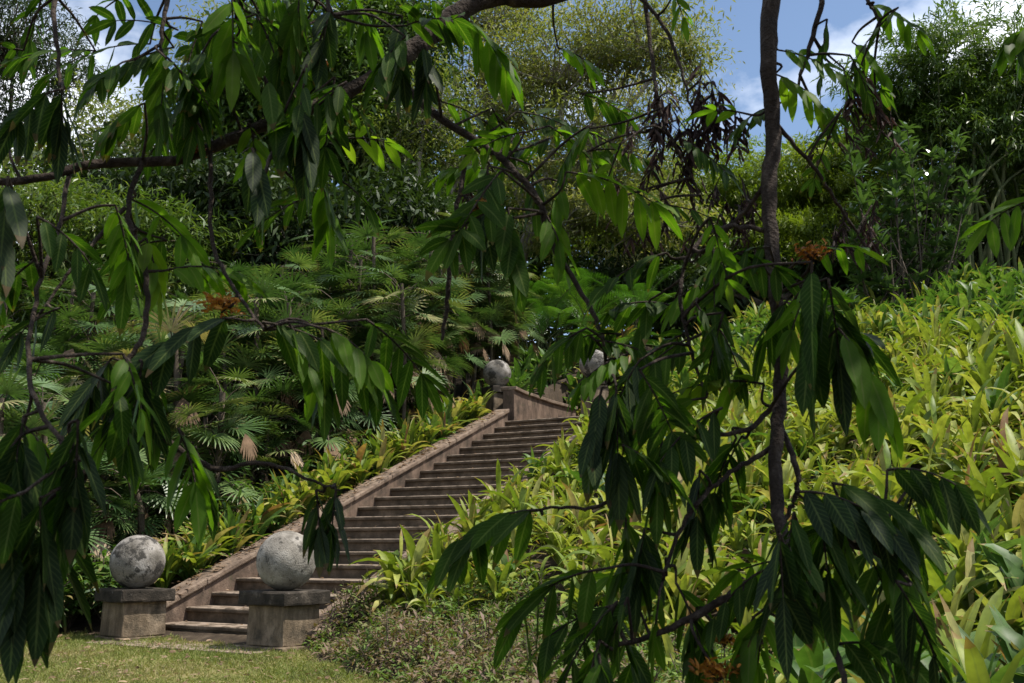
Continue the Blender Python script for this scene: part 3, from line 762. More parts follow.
tree('fine_leaved_tree', 'dark fine-leaved tree against the blue sky in the upper left corner', 'tree', gp(-30, 32), [(A3(5, 30, 32), (2.2, 2, 2.6), 110), (A3(-50, 100, 32), (2.6, 2, 2.6), 90), (A3(60, 75, 33), (1.2, 1.2, 1.0), 26)], MAT['tree_dark'], MAT['brown_bark'], .24, .05, 46, .28, flat=.35)
tree('twiggy_tree', 'tangled half-bare tree with pale twigs behind the left palms', 'tree', gp(190, 29), [(A3(180, 160, 29), (2.4, 1.6, 1.8), 70), (A3(120, 130, 30), (1.8, 1.4, 1.2), 40), (A3(40, 165, 29), (1.8, 1.4, 1.0), 40), (A3(230, 60, 30), (1.8, 1.4, 1.6), 50), (A3(260, 185, 28.5), (1.6, 1.4, 1.2), 40)], MAT['tree_pale'], MAT['pale_bark'], .24, .07, 30, .42, limb_r=.045)
tree('bare_trunk_tree', 'slim tree with a whitish trunk at the centre left, thin foliage', 'tree', gp(424, 27), [(A3(428, 110, 27), (1.5, 1.2, 1.4), 50), (A3(470, 170, 27.5), (1.4, 1.2, 1.2), 50), (A3(395, 150, 27), (1.1, 1, 1), 30)], MAT['tree_pale'], MAT['pale_bark'], .22, .06, 24, .32, tr=.22)
# airy central tree
tree('airy_tree', 'tall airy tree with sparse feathery foliage and open limbs at the picture centre', 'tree', gp(520, 30), [
    (A3(560, 60, 30), (2.6, 2, 2.0), 90), (A3(640, 40, 29), (2.0, 1.8, 1.6), 60), (A3(680, 55, 29), (.9, 1, .9), 22), (A3(600, 150, 29), (2.2, 1.8, 1.5), 60), (A3(500, 100, 30), (2.0, 1.8, 1.6), 60), (A3(490, 10, 31), (2.2, 1.8, 1.4), 50), (A3(640, 215, 28), (1.6, 1.4, .8), 40), (A3(560, 215, 28.5), (1.4, 1.4, 1.0), 40)],
    MAT['tree_pale'], MAT['pale_bark'], .2, .055, 66, .5, tr=.26, flat=.09, limb_r=.075, droop=.4, dens=1.9)
# bamboo masses
def bamboo(label, base, crowns, mat, nculm, spread, group):
    t = thing('bamboo_clump', label, 'bamboo', tuple(base), 0, group)
    base = np.asarray(base, float); cw = Acc()
    cs = [c for c, _, _ in crowns]
    for i in range(nculm):
        o = np.array((*rng.normal(0, spread, 2), 0)); c, rad, _ = crowns[rng.integers(0, len(crowns))]
        e = np.asarray(c) - base + rng.normal(0, .5, 3) * rad
        acc = Acc()
        tube(acc, spline([o - (0, 0, .3), o + (e - o) * (.12, .12, .55), e], 14), [.05, .04, .012], 6, knob=.05)
        link('culm', acc.mesh('culm', MAT['culm']), t)
    for c, rad, ncl in crowns:
        c = np.asarray(c); rad = np.asarray(rad, float); ncl = int(ncl * 2.0)
        dirs = rand_dir(ncl, -.7, 1); rr = rng.uniform(.3, 1, ncl) ** .5
        lump = 1 + .35 * np.sin(dirs[:, 0] * 5 + c[0]) * np.sin(dirs[:, 1] * 4 + 1) + .35 * np.sin(dirs[:, 2] * 7 + c[1])
        cl = c + dirs * rad * (rr * lump)[:, None] - base
        ncl_ = ncl; per = 60; N = ncl * per
        out = nrm(dirs * (1, 1, .25)); outr = np.repeat(out, per, 0)
        ax = rng.uniform(-.6, .6, N)
        P = np.repeat(cl, per, 0) + outr * ax[:, None] - Z3 * (np.abs(ax) ** 2 * .35 * (ax > 0))[:, None] + rng.normal(0, .12, (N, 3)) * (1, 1, .5)
        D = nrm(outr * .8 + rng.normal(0, .55, (N, 3)) - Z3 * .35)
        rd = np.clip(np.repeat(rng.random(ncl), per) * .6 + rng.random(N) * .4, 0, 1)
        leaves(cw, P, D, Z3 + rng.normal(0, .35, (N, 3)), rng.uniform(.18, .34, N), rng.uniform(.035, .06, N), .7, 2, 'lance', .15, 2, rnd=rd)
    link('foliage', cw.mesh('foliage', mat), t)
bamboo('bright yellow-green bamboo mass in the middle distance right of centre', gp(715, 33), [(A3(700, 190, 33), (2.3, 2, 1.5), 90), (A3(770, 205, 33), (2.3, 2, 1.6), 90), (A3(660, 235, 32), (1.8, 1.6, 1.2), 70), (A3(735, 250, 31), (2.2, 1.6, 1.1), 70)], MAT['bamboo'], 16, .6, 'bamboo clumps behind the slope')
bamboo('yellow-green bamboo leaning over the crest behind the glossy shrub', gp(850, 31), [(A3(840, 180, 31), (2.2, 2, 1.5), 90), (A3(820, 245, 30), (2.0, 1.6, 1.2), 70), (A3(880, 140, 31), (1.8, 1.8, 1.4), 70)], MAT['bamboo'], 14, .6, 'bamboo clumps behind the slope')
bamboo('huge dark green bamboo clump with bare culms at the right edge', gp(975, 26), [(A3(950, 75, 26.5), (2.2, 2, 1.3), 100), (A3(1020, 90, 26), (2.2, 2, 1.8), 100), (A3(915, 115, 27), (1.5, 1.5, 1.0), 60), (A3(985, 150, 26.5), (2.0, 2, 1.3), 80), (A3(1060, 180, 26), (1.8, 2, 2.2), 80)], MAT['tree_mid'], 44, .85, 'bamboo clumps behind the slope')
# glossy pale shrub on the crest
def glossy():
    base = gp(912, 20.5); t = thing('glossy_shrub', 'upright shrub with shining grey-green leaf whorls on the crest', 'shrub', tuple(base))
    st, lf = Acc(), Acc()
    for i in range(64):
        px = rng.uniform(842, 985); py = rng.uniform(125, 285) + abs(px - 915) * .3
        e = at(px, py, 20.5 + rng.normal(0, .7)) - base
        o = np.array((*rng.normal(0, .3, 2), -.2)); pts = spline([o, o + e * (.4, .4, .45) + rng.normal(0, .1, 3), e], 9)
        tube(st, pts, [.025, .008], 4)
        for wv in range(3):
            c = pts[-1] - (pts[-1] - pts[-3]) * wv * .45; nl = 9
            az = np.arange(nl) * .7 + wv; el = rng.uniform(.2, 1.2, nl)
            d = np.stack([np.cos(az) * np.cos(el), np.sin(az) * np.cos(el), np.sin(el)], -1)
            leaves(lf, np.repeat(c[None], nl, 0), d, Z3 + rng.normal(0, .2, (nl, 3)), rng.uniform(.26, .42, nl), rng.uniform(.085, .12, nl), .7, 3, 'oval', .2, 2)
    link('stems', st.mesh('stems', MAT['brown_bark']), t); link('foliage', lf.mesh('foliage', MAT['glossy']), t)
glossy()
tree('understory_shade_fill', 'dark tree fill under the bamboo behind the crest, leaf colour standing in for shade', 'tree', gp(690, 30), [(A3(690, 290, 30), (1.8, 1.4, 1.0), 60), (A3(770, 285, 31), (1.8, 1.4, 1.0), 60), (A3(850, 270, 30), (1.6, 1.4, 1.0), 60), (A3(930, 240, 30), (1.8, 1.4, 1.6), 80), (A3(1010, 200, 30), (2.2, 1.4, 2.4), 100), (A3(620, 285, 30), (1.5, 1.4, .8), 40)], MAT['tree_dark'], MAT['brown_bark'], .34, .1, 34, .36)  # dark leaf colour fills in the shade beneath the bamboo
# far-off wood closing the view
a = Acc()
N = 110000
fx = rng.uniform(-32, 32, N); fy = rng.uniform(37, 46, N)
hgt = 10.2 - 3.2 * np.clip((-10 - fx) / 3, 0, 1) + 1.6 * np.sin(fx * .45 + 1) * np.sin(fx * .21) + 1.2 * np.sin(fx * 1.7 + fy) + .5 * np.sin(fx * 4.1)
fz = hz(fx, fy) + np.maximum(hgt, .8) * rng.random(N) ** .75
leaves(a, np.stack([fx, fy, fz], -1), rand_dir(N, -.6, .5), Z3 + rng.normal(0, .4, (N, 3)), rng.uniform(.35, .75, N), rng.uniform(.14, .28, N), .7, 2, 'oval', .2, 2)
tag(link('far_wood', a.mesh('far_wood', MAT['tree_mid'])), kind='stuff', label='far wood closing the view behind the trees')

# ------------------------------------------------------------------ foreground tree
root = np.array((2.35, .55, 0.0))
fg = thing('hanging_leaved_tree', 'dark foreground tree with drooping compound leaves framing the whole view', 'tree', tuple(root))
BR = {  # picture waypoints with distance and half thickness in pixels
    'A': [(640, -60, 3.2, 10), (560, -4, 3.1, 8), (500, -2, 3.05, 9), (462, 10, 3.0, 11), (430, 36, 2.95, 11), (395, 62, 2.9, 10), (340, 96, 2.85, 8), (265, 125, 2.75, 7), (180, 158, 2.7, 6), (90, 165, 2.6, 5), (40, 178, 2.55, 4.5), (-60, 188, 2.5, 4)],
    'B': [(385, 70, 2.9, 5), (440, 118, 2.85, 4.6), (500, 158, 2.8, 4.2), (538, 200, 2.75, 3.6), (552, 245, 2.75, 3), (582, 292, 2.7, 2.6), (602, 335, 2.65, 2.2), (607, 385, 2.6, 1.6)],
    'C': [(790, -90, 2.9, 11), (773, -10, 2.8, 9.5), (768, 60, 2.7, 9.5), (774, 130, 2.7, 8.5), (769, 200, 2.65, 8.5), (776, 300, 2.6, 7.5), (781, 380, 2.6, 7), (775, 460, 2.5, 7.2), (782, 530, 2.4, 6.5), (803, 590, 2.3, 5.5), (832, 645, 2.2, 4), (850, 700, 2.1, 2.2)],
    'C2': [(781, 425, 2.6, 3), (797, 470, 2.5, 3), (794, 500, 2.5, 2.6), (781, 525, 2.5, 2.4)],
    'D': [(800, 545, 2.5, 3.5), (750, 582, 2.45, 4), (705, 610, 2.4, 4), (660, 632, 2.4, 3), (600, 650, 2.4, 2)],
    'E': [(770, 232, 2.65, 3), (728, 226, 2.6, 2.6), (695, 246, 2.55, 2.4), (680, 292, 2.5, 2.2), (688, 340, 2.5, 2), (702, 384, 2.5, 1.6)],
    'F': [(640, -30, 3.2, 3), (652, 60, 3.1, 2.2), (663, 120, 3.0, 2), (684, 160, 3.0, 1.6), (700, 195, 3.0, 1)],
    'G': [(610, -30, 3.2, 2.6), (660, 20, 3.1, 2.2), (678, 60, 3.05, 1.8), (694, 115, 3.0, 1.2)],
    'H': [(470, 142, 2.85, 2.8), (455, 220, 2.8, 2.6), (448, 290, 2.8, 2.4), (442, 340, 2.8, 1.6)],
    'I1': [(142, 162, 2.65, 3), (128, 212, 2.6, 2.8), (146, 275, 2.55, 2.8), (143, 335, 2.5, 3), (118, 372, 2.45, 2)],
    'I2': [(211, 146, 2.7, 2.4), (212, 240, 2.65, 2.2), (236, 290, 2.55, 2), (264, 330, 2.45, 1.6)],
    'I3': [(125, 208, 2.6, 2.4), (80, 258, 2.5, 2), (36, 318, 2.45, 1.4)],
    'I4': [(70, 172, 2.6, 2.6), (58, 230, 2.4, 2.4), (35, 300, 2.2, 2.4), (30, 380, 2.0, 2.6), (60, 440, 1.95, 2.4), (95, 470, 1.95, 2)],
    'J': [(828, -40, 2.9, 3.5), (818, 20, 2.85, 3), (800, 75, 2.8, 2)],
    'J2': [(850, -40, 2.95, 2.4), (868, 0, 2.85, 2), (880, 20, 2.8, 1.4)],
    'K': [(776, 405, 2.55, 3), (745, 430, 2.5, 2.6), (685, 440, 2.5, 2.4), (640, 472, 2.5, 2.2), (600, 506, 2.5, 2), (560, 507, 2.5, 1.6), (525, 513, 2.5, 1)],
    'L': [(778, 445, 2.55, 3), (735, 470, 2.5, 2.4), (700, 500, 2.45, 2.4), (680, 530, 2.45, 2.4), (664, 572, 2.4, 1.8)],
    'M': [(118, 372, 2.45, 2), (150, 425, 2.45, 3), (212, 468, 2.45, 3), (262, 463, 2.45, 2.2), (320, 484, 2.5, 1.4), (340, 490, 2.5, 1)],
    'N': [(768, 178, 2.68, 3), (750, 205, 2.75, 2.4), (715, 240, 2.85, 2), (690, 262, 2.9, 1.2)],
    'O': [(773, 120, 2.7, 2.4), (815, 170, 2.8, 2), (845, 215, 2.9, 1.6), (868, 250, 2.95, 1)],
    'P': [(790, 560, 2.45, 3), (850, 545, 2.3, 2.4), (900, 570, 2.2, 1.8)],
    'R': [(300, 108, 2.85, 3), (278, 140, 2.6, 2.6), (262, 180, 2.45, 2)],
    'T': [(150, -70, 2.8, 4), (166, -10, 2.75, 3), (160, 45, 2.7, 2)],
    'U': [(66, -70, 2.7, 4), (54, 0, 2.6, 3), (60, 85, 2.5, 2)],
    'V': [(262, -70, 2.8, 4), (244, -20, 2.7, 3), (236, 20, 2.65, 2)],
    'W': [(335, -70, 2.8, 4), (326, -20, 2.7, 3), (330, 15, 2.65, 2)],
    'S': [(1080, 160, 2.8, 3), (1040, 190, 2.7, 2)],
}
samples = []
brpts = {}
for k, w in BR.items():
    pts = np.array([at(a, b, c) for a, b, c, _ in w]) - root
    rad = np.array([r * c / 1000 for _, _, c, r in w])
    n = len(w) * 6
    sp = spline(pts, n)
    sp[1:-1] += rng.normal(0, .002, (n - 2, 3))
    brpts[k] = sp
    acc = Acc(); tube(acc, sp, rad, 8, knob=.035)
    link('branch', acc.mesh('branch', MAT['bark']), fg)
    samples.append(sp)
allS = np.concatenate(samples)
tk = Acc()
crotch = np.array((0, .3, 3.3))
tube(tk, spline([(0, 0, -.3), (.03, .02, .9), (-.04, .12, 2.2), crotch], 16), [.2, .15, .13, .11], 12, knob=.04)
link('trunk', tk.mesh('trunk', MAT['bark']), fg)
lm = Acc()
for tgt, r in ((brpts['A'][0], .04), (brpts['C'][0], .036), (brpts['F'][0], .014), (brpts['J'][0], .014), (brpts['S'][0], .012), (brpts['G'][0], .012), (brpts['J2'][0], .012), (brpts['T'][0], .014), (brpts['U'][0], .014), (brpts['V'][0], .014), (brpts['W'][0], .014)):
    mid = (crotch + tgt) / 2 + np.array((0, 0, .35)) + rng.normal(0, .08, 3)
    tube(lm, spline([crotch - (0, 0, .1), mid, tgt], 14), [.06, r * 1.2, r], 8, knob=.04)
over = [np.array(p) - root for p in ((.3, 1.2, 4.6), (1.6, 2.4, 4.9), (3.2, 2.2, 4.7), (3.6, 3.6, 5.2), (1.2, 3.6, 5.2), (-.6, 2.6, 4.9), (2.4, 4.2, 5.6), (4.4, 2.6, 4.6), (.2, 3.9, 5.4), (-1.6, .6, 3.7), (-1.2, -1.0, 3.9), (.8, -1.2, 4.0), (-2.4, 1.6, 4.3), (-1.6, 2.2, 4.4), (-2.6, 2.8, 4.9))]  # ends of unseen overhead limbs, added to carry the shading crown
for e in over:
    tube(lm, spline([crotch - (0, 0, .15), (crotch + e) / 2 + (0, 0, .25), e], 14), [.06, .03, .012], 7, knob=.04)
link('upper_limbs', lm.mesh('upper_limbs', MAT['bark']), fg)

def compound(acc, base, d, Lr, Ll, pairs, hang, m=0, mw=1, wr=.2):
    Lr = Lr * 1.08
    """pinnate leaf: rachis with drooping leaflets"""
    d = nrm(d); n = 12; pts = [np.asarray(base, float)]
    for k in range(n):
        pts.append(pts[-1] + d * Lr / n); d = nrm(d - Z3 * (.35 + .5 * hang) / n)
    pts = np.array(pts); tube(acc, pts, [.0035, .0018], 4, mw)
    T = np.linspace(.12, 1, pairs); P = np.stack([np.interp(T, np.linspace(0, 1, n + 1), pts[:, i]) for i in range(3)], -1)
    tg = nrm(np.gradient(pts, axis=0)); tg = np.stack([np.interp(T, np.linspace(0, 1, n + 1), tg[:, i]) for i in range(3)], -1)
    side = nrm(np.cross(tg, Z3) + 1e-4); up = np.cross(side, tg); rd = rng.random()
    ro = rng.normal(0, .7); side, up = side * math.cos(ro) + up * math.sin(ro), up * math.cos(ro) - side * math.sin(ro)
    for sg in (-1, 1):
        nl = len(P)
        dd = nrm(tg * .55 + side * sg * (1.0 - .5 * hang) - Z3 * hang * 1.0 + rng.normal(0, .2, (nl, 3)))
        uu = nrm(up * (1 - hang) + side * sg * hang + rng.normal(0, .25, (nl, 3)))
        leaves(acc, P, dd, uu, Ll * rng.uniform(.8, 1.1, nl) * (.8 + .2 * np.sin(np.linspace(.6, 2.6, nl))), Ll * wr, .35 + .3 * (1 - hang), 7, 'lance', .22, 3, m,
               np.clip(rd * .6 + rng.random(nl) * .4, 0, 1), wave=.035)
    leaves(acc, P[-1:], tg[-1:] - Z3 * hang * .6, up[-1:], Ll, Ll * wr, .5, 7, 'lance', .2, 3, m, wave=.03)

def twig_to(acc, p, m=1):
    dd = np.linalg.norm(allS - p, axis=1); j = allS[int(dd.argmin())]
    if dd.min() > .012:
        mid = (j + p) / 2 + Z3 * .04 * min(dd.min(), 1) + rng.normal(0, .012, 3)
        tube(acc, spline([j, mid, p], 8), [.005, .003], 5, m)

# (x, y, image angle, rachis px, leaflet px, pairs, distance, hang, tone)
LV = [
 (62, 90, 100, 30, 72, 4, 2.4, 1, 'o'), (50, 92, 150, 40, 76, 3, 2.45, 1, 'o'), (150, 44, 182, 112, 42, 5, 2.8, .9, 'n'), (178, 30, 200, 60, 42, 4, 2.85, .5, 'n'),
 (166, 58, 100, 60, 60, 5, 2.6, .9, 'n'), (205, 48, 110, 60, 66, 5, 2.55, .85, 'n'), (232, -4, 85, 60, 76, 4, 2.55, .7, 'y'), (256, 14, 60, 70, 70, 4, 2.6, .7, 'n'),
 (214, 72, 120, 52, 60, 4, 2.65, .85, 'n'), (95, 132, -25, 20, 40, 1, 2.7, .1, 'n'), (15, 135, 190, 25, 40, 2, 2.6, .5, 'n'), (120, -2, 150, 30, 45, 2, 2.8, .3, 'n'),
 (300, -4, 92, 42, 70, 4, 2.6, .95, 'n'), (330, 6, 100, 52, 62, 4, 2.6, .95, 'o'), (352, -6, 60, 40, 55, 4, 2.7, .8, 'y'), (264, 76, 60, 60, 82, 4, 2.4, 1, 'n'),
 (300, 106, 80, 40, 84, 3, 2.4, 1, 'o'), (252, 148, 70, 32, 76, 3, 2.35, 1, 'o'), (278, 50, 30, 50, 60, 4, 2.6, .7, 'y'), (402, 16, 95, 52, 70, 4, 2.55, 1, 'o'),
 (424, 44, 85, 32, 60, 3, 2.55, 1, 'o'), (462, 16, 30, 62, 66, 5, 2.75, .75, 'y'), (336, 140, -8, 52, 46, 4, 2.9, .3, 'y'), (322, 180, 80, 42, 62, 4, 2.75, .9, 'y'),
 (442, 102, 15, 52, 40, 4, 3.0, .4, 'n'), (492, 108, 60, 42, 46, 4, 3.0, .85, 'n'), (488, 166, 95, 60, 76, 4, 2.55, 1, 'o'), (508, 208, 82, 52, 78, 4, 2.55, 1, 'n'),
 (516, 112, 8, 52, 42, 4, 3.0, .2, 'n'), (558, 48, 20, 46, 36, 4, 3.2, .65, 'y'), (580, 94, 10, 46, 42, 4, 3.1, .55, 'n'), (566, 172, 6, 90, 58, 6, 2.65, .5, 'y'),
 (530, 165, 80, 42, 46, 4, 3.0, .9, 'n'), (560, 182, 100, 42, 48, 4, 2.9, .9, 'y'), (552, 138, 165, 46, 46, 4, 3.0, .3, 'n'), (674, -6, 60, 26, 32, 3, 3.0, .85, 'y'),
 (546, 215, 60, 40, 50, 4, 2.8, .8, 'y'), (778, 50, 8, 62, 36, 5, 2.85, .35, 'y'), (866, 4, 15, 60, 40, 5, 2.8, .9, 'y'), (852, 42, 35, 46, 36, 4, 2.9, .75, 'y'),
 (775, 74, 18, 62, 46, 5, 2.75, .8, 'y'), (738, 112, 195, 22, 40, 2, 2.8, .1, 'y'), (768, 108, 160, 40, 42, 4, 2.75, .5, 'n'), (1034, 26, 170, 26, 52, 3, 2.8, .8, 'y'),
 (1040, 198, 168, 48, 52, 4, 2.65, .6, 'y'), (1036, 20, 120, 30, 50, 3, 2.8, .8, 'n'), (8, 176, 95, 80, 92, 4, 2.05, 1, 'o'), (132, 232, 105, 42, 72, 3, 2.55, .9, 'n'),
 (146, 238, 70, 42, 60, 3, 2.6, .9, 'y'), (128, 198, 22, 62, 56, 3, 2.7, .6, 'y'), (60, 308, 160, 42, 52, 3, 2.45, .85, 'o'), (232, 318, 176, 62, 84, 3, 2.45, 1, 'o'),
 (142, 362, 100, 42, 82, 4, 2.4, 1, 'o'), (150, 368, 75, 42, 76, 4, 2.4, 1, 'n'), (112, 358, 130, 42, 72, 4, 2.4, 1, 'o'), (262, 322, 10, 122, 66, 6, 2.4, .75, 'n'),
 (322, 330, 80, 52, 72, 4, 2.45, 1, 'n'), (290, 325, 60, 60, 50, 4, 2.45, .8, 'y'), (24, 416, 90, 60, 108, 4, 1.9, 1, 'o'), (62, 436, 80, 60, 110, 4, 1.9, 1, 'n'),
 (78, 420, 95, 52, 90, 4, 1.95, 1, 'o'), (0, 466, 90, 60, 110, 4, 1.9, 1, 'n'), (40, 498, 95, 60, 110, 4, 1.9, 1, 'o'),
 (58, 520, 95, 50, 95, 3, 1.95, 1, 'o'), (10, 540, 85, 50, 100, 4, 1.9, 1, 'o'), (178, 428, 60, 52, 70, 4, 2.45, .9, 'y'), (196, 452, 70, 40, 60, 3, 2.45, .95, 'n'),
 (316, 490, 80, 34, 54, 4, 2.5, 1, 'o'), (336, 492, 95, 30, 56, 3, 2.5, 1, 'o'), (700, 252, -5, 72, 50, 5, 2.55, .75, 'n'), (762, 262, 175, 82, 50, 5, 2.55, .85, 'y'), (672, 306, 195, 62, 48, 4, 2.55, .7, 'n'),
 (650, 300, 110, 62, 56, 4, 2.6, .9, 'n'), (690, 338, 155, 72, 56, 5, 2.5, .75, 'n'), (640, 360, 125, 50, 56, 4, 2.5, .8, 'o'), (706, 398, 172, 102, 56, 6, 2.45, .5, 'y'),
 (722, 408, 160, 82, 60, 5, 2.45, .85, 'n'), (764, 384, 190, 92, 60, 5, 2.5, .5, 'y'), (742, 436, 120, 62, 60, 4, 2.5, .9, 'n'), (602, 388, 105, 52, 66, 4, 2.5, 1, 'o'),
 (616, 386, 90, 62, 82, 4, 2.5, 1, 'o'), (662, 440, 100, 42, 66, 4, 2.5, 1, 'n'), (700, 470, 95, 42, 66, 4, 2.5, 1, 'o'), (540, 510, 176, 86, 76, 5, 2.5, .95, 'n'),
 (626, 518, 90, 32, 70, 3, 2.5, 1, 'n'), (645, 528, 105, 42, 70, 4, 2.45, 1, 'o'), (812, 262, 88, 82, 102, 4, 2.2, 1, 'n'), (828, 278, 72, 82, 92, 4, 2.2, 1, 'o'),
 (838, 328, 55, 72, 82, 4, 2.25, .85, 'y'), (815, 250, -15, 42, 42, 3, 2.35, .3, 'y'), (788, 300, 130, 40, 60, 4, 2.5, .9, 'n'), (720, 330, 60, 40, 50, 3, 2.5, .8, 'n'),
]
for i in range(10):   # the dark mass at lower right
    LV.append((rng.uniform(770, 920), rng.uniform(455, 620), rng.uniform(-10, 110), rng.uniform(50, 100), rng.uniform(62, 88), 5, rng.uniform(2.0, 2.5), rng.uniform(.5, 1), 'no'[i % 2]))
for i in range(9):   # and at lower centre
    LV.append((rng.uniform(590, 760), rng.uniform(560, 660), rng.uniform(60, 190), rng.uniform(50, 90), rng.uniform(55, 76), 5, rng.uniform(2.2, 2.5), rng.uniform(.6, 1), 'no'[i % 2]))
NH = len(LV)
BLOB = [(600, 352, 22, 14, 5, 46, 2.6), (170, 70, 60, 45, 9, 52, 2.65), (240, 30, 55, 35, 8, 60, 2.65), (60, 60, 55, 45, 5, 48, 2.7), (310, 60, 45, 55, 9, 62, 2.6), (395, 60, 35, 40, 4, 60, 2.65),
        (610, 160, 55, 45, 8, 46, 2.9), (530, 140, 40, 45, 6, 44, 3.0), (690, 300, 60, 45, 6, 52, 2.5), (710, 410, 65, 45, 6, 56, 2.5), (635, 390, 35, 50, 4, 62, 2.5), (745, 250, 50, 18, 5, 46, 2.55),
        (820, 85, 45, 35, 6, 40, 2.8), (880, 30, 30, 20, 3, 38, 2.8), (30, 490, 35, 70, 4, 85, 1.95), (130, 385, 40, 35, 6, 76, 2.4), (840, 560, 75, 70, 8, 74, 2.25), (660, 620, 95, 40, 8, 64, 2.35),
        (330, 350, 45, 25, 4, 60, 2.45), (100, 255, 55, 40, 5, 58, 2.6), (310, 190, 45, 30, 4, 58, 2.7), (495, 230, 14, 40, 4, 66, 2.6), (825, 320, 25, 50, 2, 84, 2.25), (30, 240, 30, 50, 4, 80, 2.2), (200, 130, 60, 20, 4, 50, 2.7)]
for bx, by, rx, ry, cnt, lp, D in BLOB:
    for j in range(max(2, round(cnt * .62))):
        LV.append((rng.normal(bx, rx * .6), rng.normal(by - 10, ry * .6), rng.uniform(-20, 200), rng.uniform(40, 75), lp * rng.uniform(.65, 1.0), rng.integers(4, 7), D + rng.normal(0, .12), rng.uniform(.15, .9), 'n'))
TONE = {'n': 'fg', 'y': 'fg_backlit', 'o': 'fg_shaded'}  # leaf tones put sunlit and shaded looks into the colour
extra = Acc()
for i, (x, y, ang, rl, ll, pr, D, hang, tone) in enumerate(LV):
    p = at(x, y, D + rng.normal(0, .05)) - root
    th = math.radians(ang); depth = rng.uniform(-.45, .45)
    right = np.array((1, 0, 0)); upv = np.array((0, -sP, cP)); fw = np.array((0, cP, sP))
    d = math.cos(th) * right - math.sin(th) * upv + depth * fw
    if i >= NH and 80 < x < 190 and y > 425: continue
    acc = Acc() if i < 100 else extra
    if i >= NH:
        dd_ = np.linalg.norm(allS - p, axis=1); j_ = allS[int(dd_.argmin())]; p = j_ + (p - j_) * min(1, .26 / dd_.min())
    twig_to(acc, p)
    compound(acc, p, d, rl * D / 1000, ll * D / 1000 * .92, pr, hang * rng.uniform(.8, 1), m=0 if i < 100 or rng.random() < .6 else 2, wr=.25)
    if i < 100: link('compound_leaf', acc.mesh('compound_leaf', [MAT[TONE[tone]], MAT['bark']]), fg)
tag(link('lower_leaves', extra.mesh('lower_leaves', [MAT['fg'], MAT['bark'], MAT['fg_backlit']]), fg), kind='stuff')
# unseen crown above the picture, added to shade the hanging leaves
cr = Acc()
for i in range(340):
    e = over[rng.integers(0, len(over))]
    f = rng.uniform(.35, 1.05); p = crotch + (e - crotch) * f + rng.normal(0, .42, 3) * (1, 1, .45)
    w = p + root
    if (w[2] - 1.05) < .66 * w[1] + .12: continue
    compound(cr, p, rand_dir(1, -.4, .3)[0], rng.uniform(.25, .4), rng.uniform(.17, .24), 4, rng.uniform(.3, .8))
tag(link('shade_crown', cr.mesh('shade_crown', [MAT['fg'], MAT['bark']]), fg), kind='stuff')
# withered young leaves
def withered(px, py, D, n, L, ll):
    acc = Acc(); p0 = at(px, py, D) - root; twig_to(acc, p0)
    for k in range(n):
        b = p0 + rng.normal(0, .032, 3); pts = spline([b, b + np.array((*rng.normal(0, .02, 2), -L * .5)), b + np.array((*rng.normal(0, .03, 2), -L))], 7)
        tube(acc, pts, .0018, 3, 1)
        nl = 12; P = pts[rng.integers(1, 7, nl)]
        leaves(acc, P, rand_dir(nl, -1, -.6), rand_dir(nl, -.4, .4), ll * rng.uniform(.6, 1.2, nl), ll * .15, .3, 6, 'lance', .9, 3, 0, wave=.3)
    link('withered_leaf', acc.mesh('withered_leaf', [MAT['withered'], MAT['bark']]), fg)
for w in ((668, 92, 3.0, 4, .17, .075), (676, 120, 3.0, 4, .2, .07), (702, 75, 2.95, 4, .15, .075), (712, 90, 2.95, 5, .17, .07), (722, 110, 2.95, 4, .13, .06), (646, 130, 3.0, 3, .1, .06), (692, 130, 3.0, 4, .1, .06), (652, 190, 3.0, 3, .12, .06),
          (858, 75, 2.9, 3, .13, .09), (876, 100, 2.95, 4, .12, .05), (832, 125, 2.9, 3, .1, .05), (840, 215, 2.9, 3, .1, .05), (872, 205, 2.95, 4, .12, .05), (742, 180, 2.85, 4, .14, .06), (735, 205, 2.85, 3, .12, .05), (700, 200, 3.0, 3, .12, .05), (626, 195, 2.95, 3, .12, .06), (478, 196, 2.8, 2, .12, .07)):
    withered(*w)
def flower(px, py, D, R):
    acc = Acc(); p = at(px, py, D) - root; twig_to(acc, p)
    n = 170; d = nrm(rand_dir(n, -.5, 1) + (0, 0, .2))
    leaves(acc, p + rng.normal(0, 1, (n, 3)) * R * (.42, .42, .2), d, rand_dir(n), R * rng.uniform(.25, .55, n), R * .13, .9, 4, 'oval', .4, 3, 0, wave=.08)
    for k in range(8):
        e = p + rng.normal(0, 1, 3) * R * (.4, .4, .15); tube(acc, [p - (0, 0, R * .5), (p + e) / 2 - (0, 0, R * .1), e], .0015, 3, 1)
    link('flower_cluster', acc.mesh('flower_cluster', [MAT['flower'], MAT['bark']]), fg)
for w in ((222, 304, 2.55, .055), (812, 254, 2.35, .04), (716, 672, 2.3, .05), (724, 640, 2.4, .035), (198, 150, 2.7, .035), (318, 62, 2.7, .035), (478, 205, 2.6, .03)):
    flower(*w)

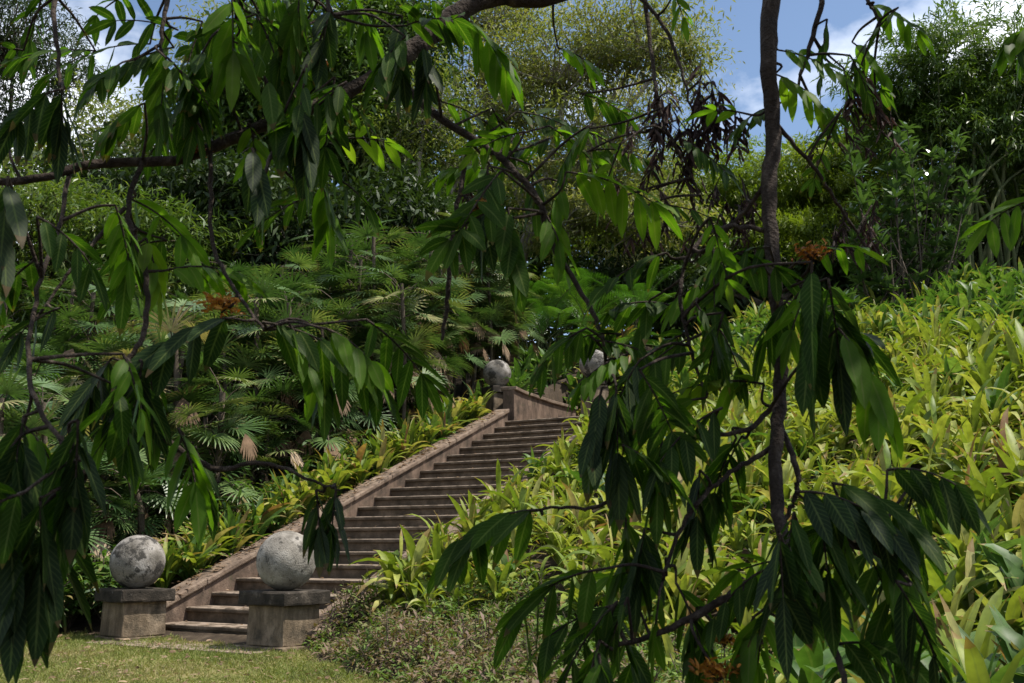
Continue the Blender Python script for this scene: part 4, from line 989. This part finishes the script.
# ------------------------------------------------------------------ light, sky, camera
SUN_EL, SUN_AZ = math.radians(62), np.array((.95, -.16))
sd = np.array((*(nrm(SUN_AZ) * math.cos(SUN_EL)), math.sin(SUN_EL)))
sun = bpy.data.lights.new('sun', 'SUN'); sun.energy = 5.0; sun.angle = math.radians(.53); sun.color = (1, .95, .86)
so = bpy.data.objects.new('sun', sun); C.objects.link(so); so.location = (0, 0, 60)
so.rotation_euler = Vector(sd).to_track_quat('Z', 'Y').to_euler()
w = bpy.data.worlds.new('World'); bpy.context.scene.world = w; w.use_nodes = True
N, Lk = w.node_tree.nodes, w.node_tree.links; N.clear()
sky = N.new('ShaderNodeTexSky'); sky.sky_type = 'NISHITA'; sky.sun_disc = False
sky.sun_elevation = SUN_EL; sky.sun_rotation = math.atan2(sd[0], sd[1]); sky.air_density = 1.0; sky.dust_density = .6
tc = N.new('ShaderNodeTexCoord'); nz = N.new('ShaderNodeTexNoise'); nz.inputs['Scale'].default_value = 3.4; nz.inputs['Detail'].default_value = 7; nz.inputs['Roughness'].default_value = .55
mp = N.new('ShaderNodeMapping'); mp.inputs['Scale'].default_value = (1, 1, 1.7); mp.inputs['Location'].default_value = (2.3, .4, .2)
Lk.new(tc.outputs['Generated'], mp.inputs[0]); Lk.new(mp.outputs[0], nz.inputs['Vector'])
rp = ramp(N, [(.47, (0, 0, 0)), (.66, (1, 1, 1))]); Lk.new(nz.outputs[0], rp.inputs[0])
col = mixc(N, Lk, math_(N, Lk, 'MULTIPLY', rp.outputs[0], .75), sky.outputs[0], (13, 13.2, 13.6))
bg = N.new('ShaderNodeBackground'); bg.inputs[1].default_value = .125
Lk.new(col, bg.inputs[0]); o = N.new('ShaderNodeOutputWorld'); Lk.new(bg.outputs[0], o.inputs[0])

cam = bpy.data.cameras.new('camera'); cam.sensor_width = 36; cam.lens = 36 * F / 1024; cam.clip_end = 2000; cam.clip_start = .05
cam.dof.use_dof = True; cam.dof.focus_distance = 12; cam.dof.aperture_fstop = 11
co = bpy.data.objects.new('camera', cam); C.objects.link(co); co.location = tuple(CAM); co.rotation_euler = (math.pi / 2 + PITCH, 0, 0)
sc = bpy.context.scene; sc.camera = co
sc.view_settings.view_transform = 'Standard'; sc.view_settings.look = 'None'; sc.view_settings.gamma = 1; sc.view_settings.exposure = .44
sc.view_settings.use_curve_mapping = False
sc.cycles.use_denoising = True; sc.cycles.max_bounces = 6; sc.cycles.diffuse_bounces = 3; sc.cycles.glossy_bounces = 2; sc.cycles.transmission_bounces = 4
sc.cycles.caustics_reflective = False; sc.cycles.caustics_refractive = False
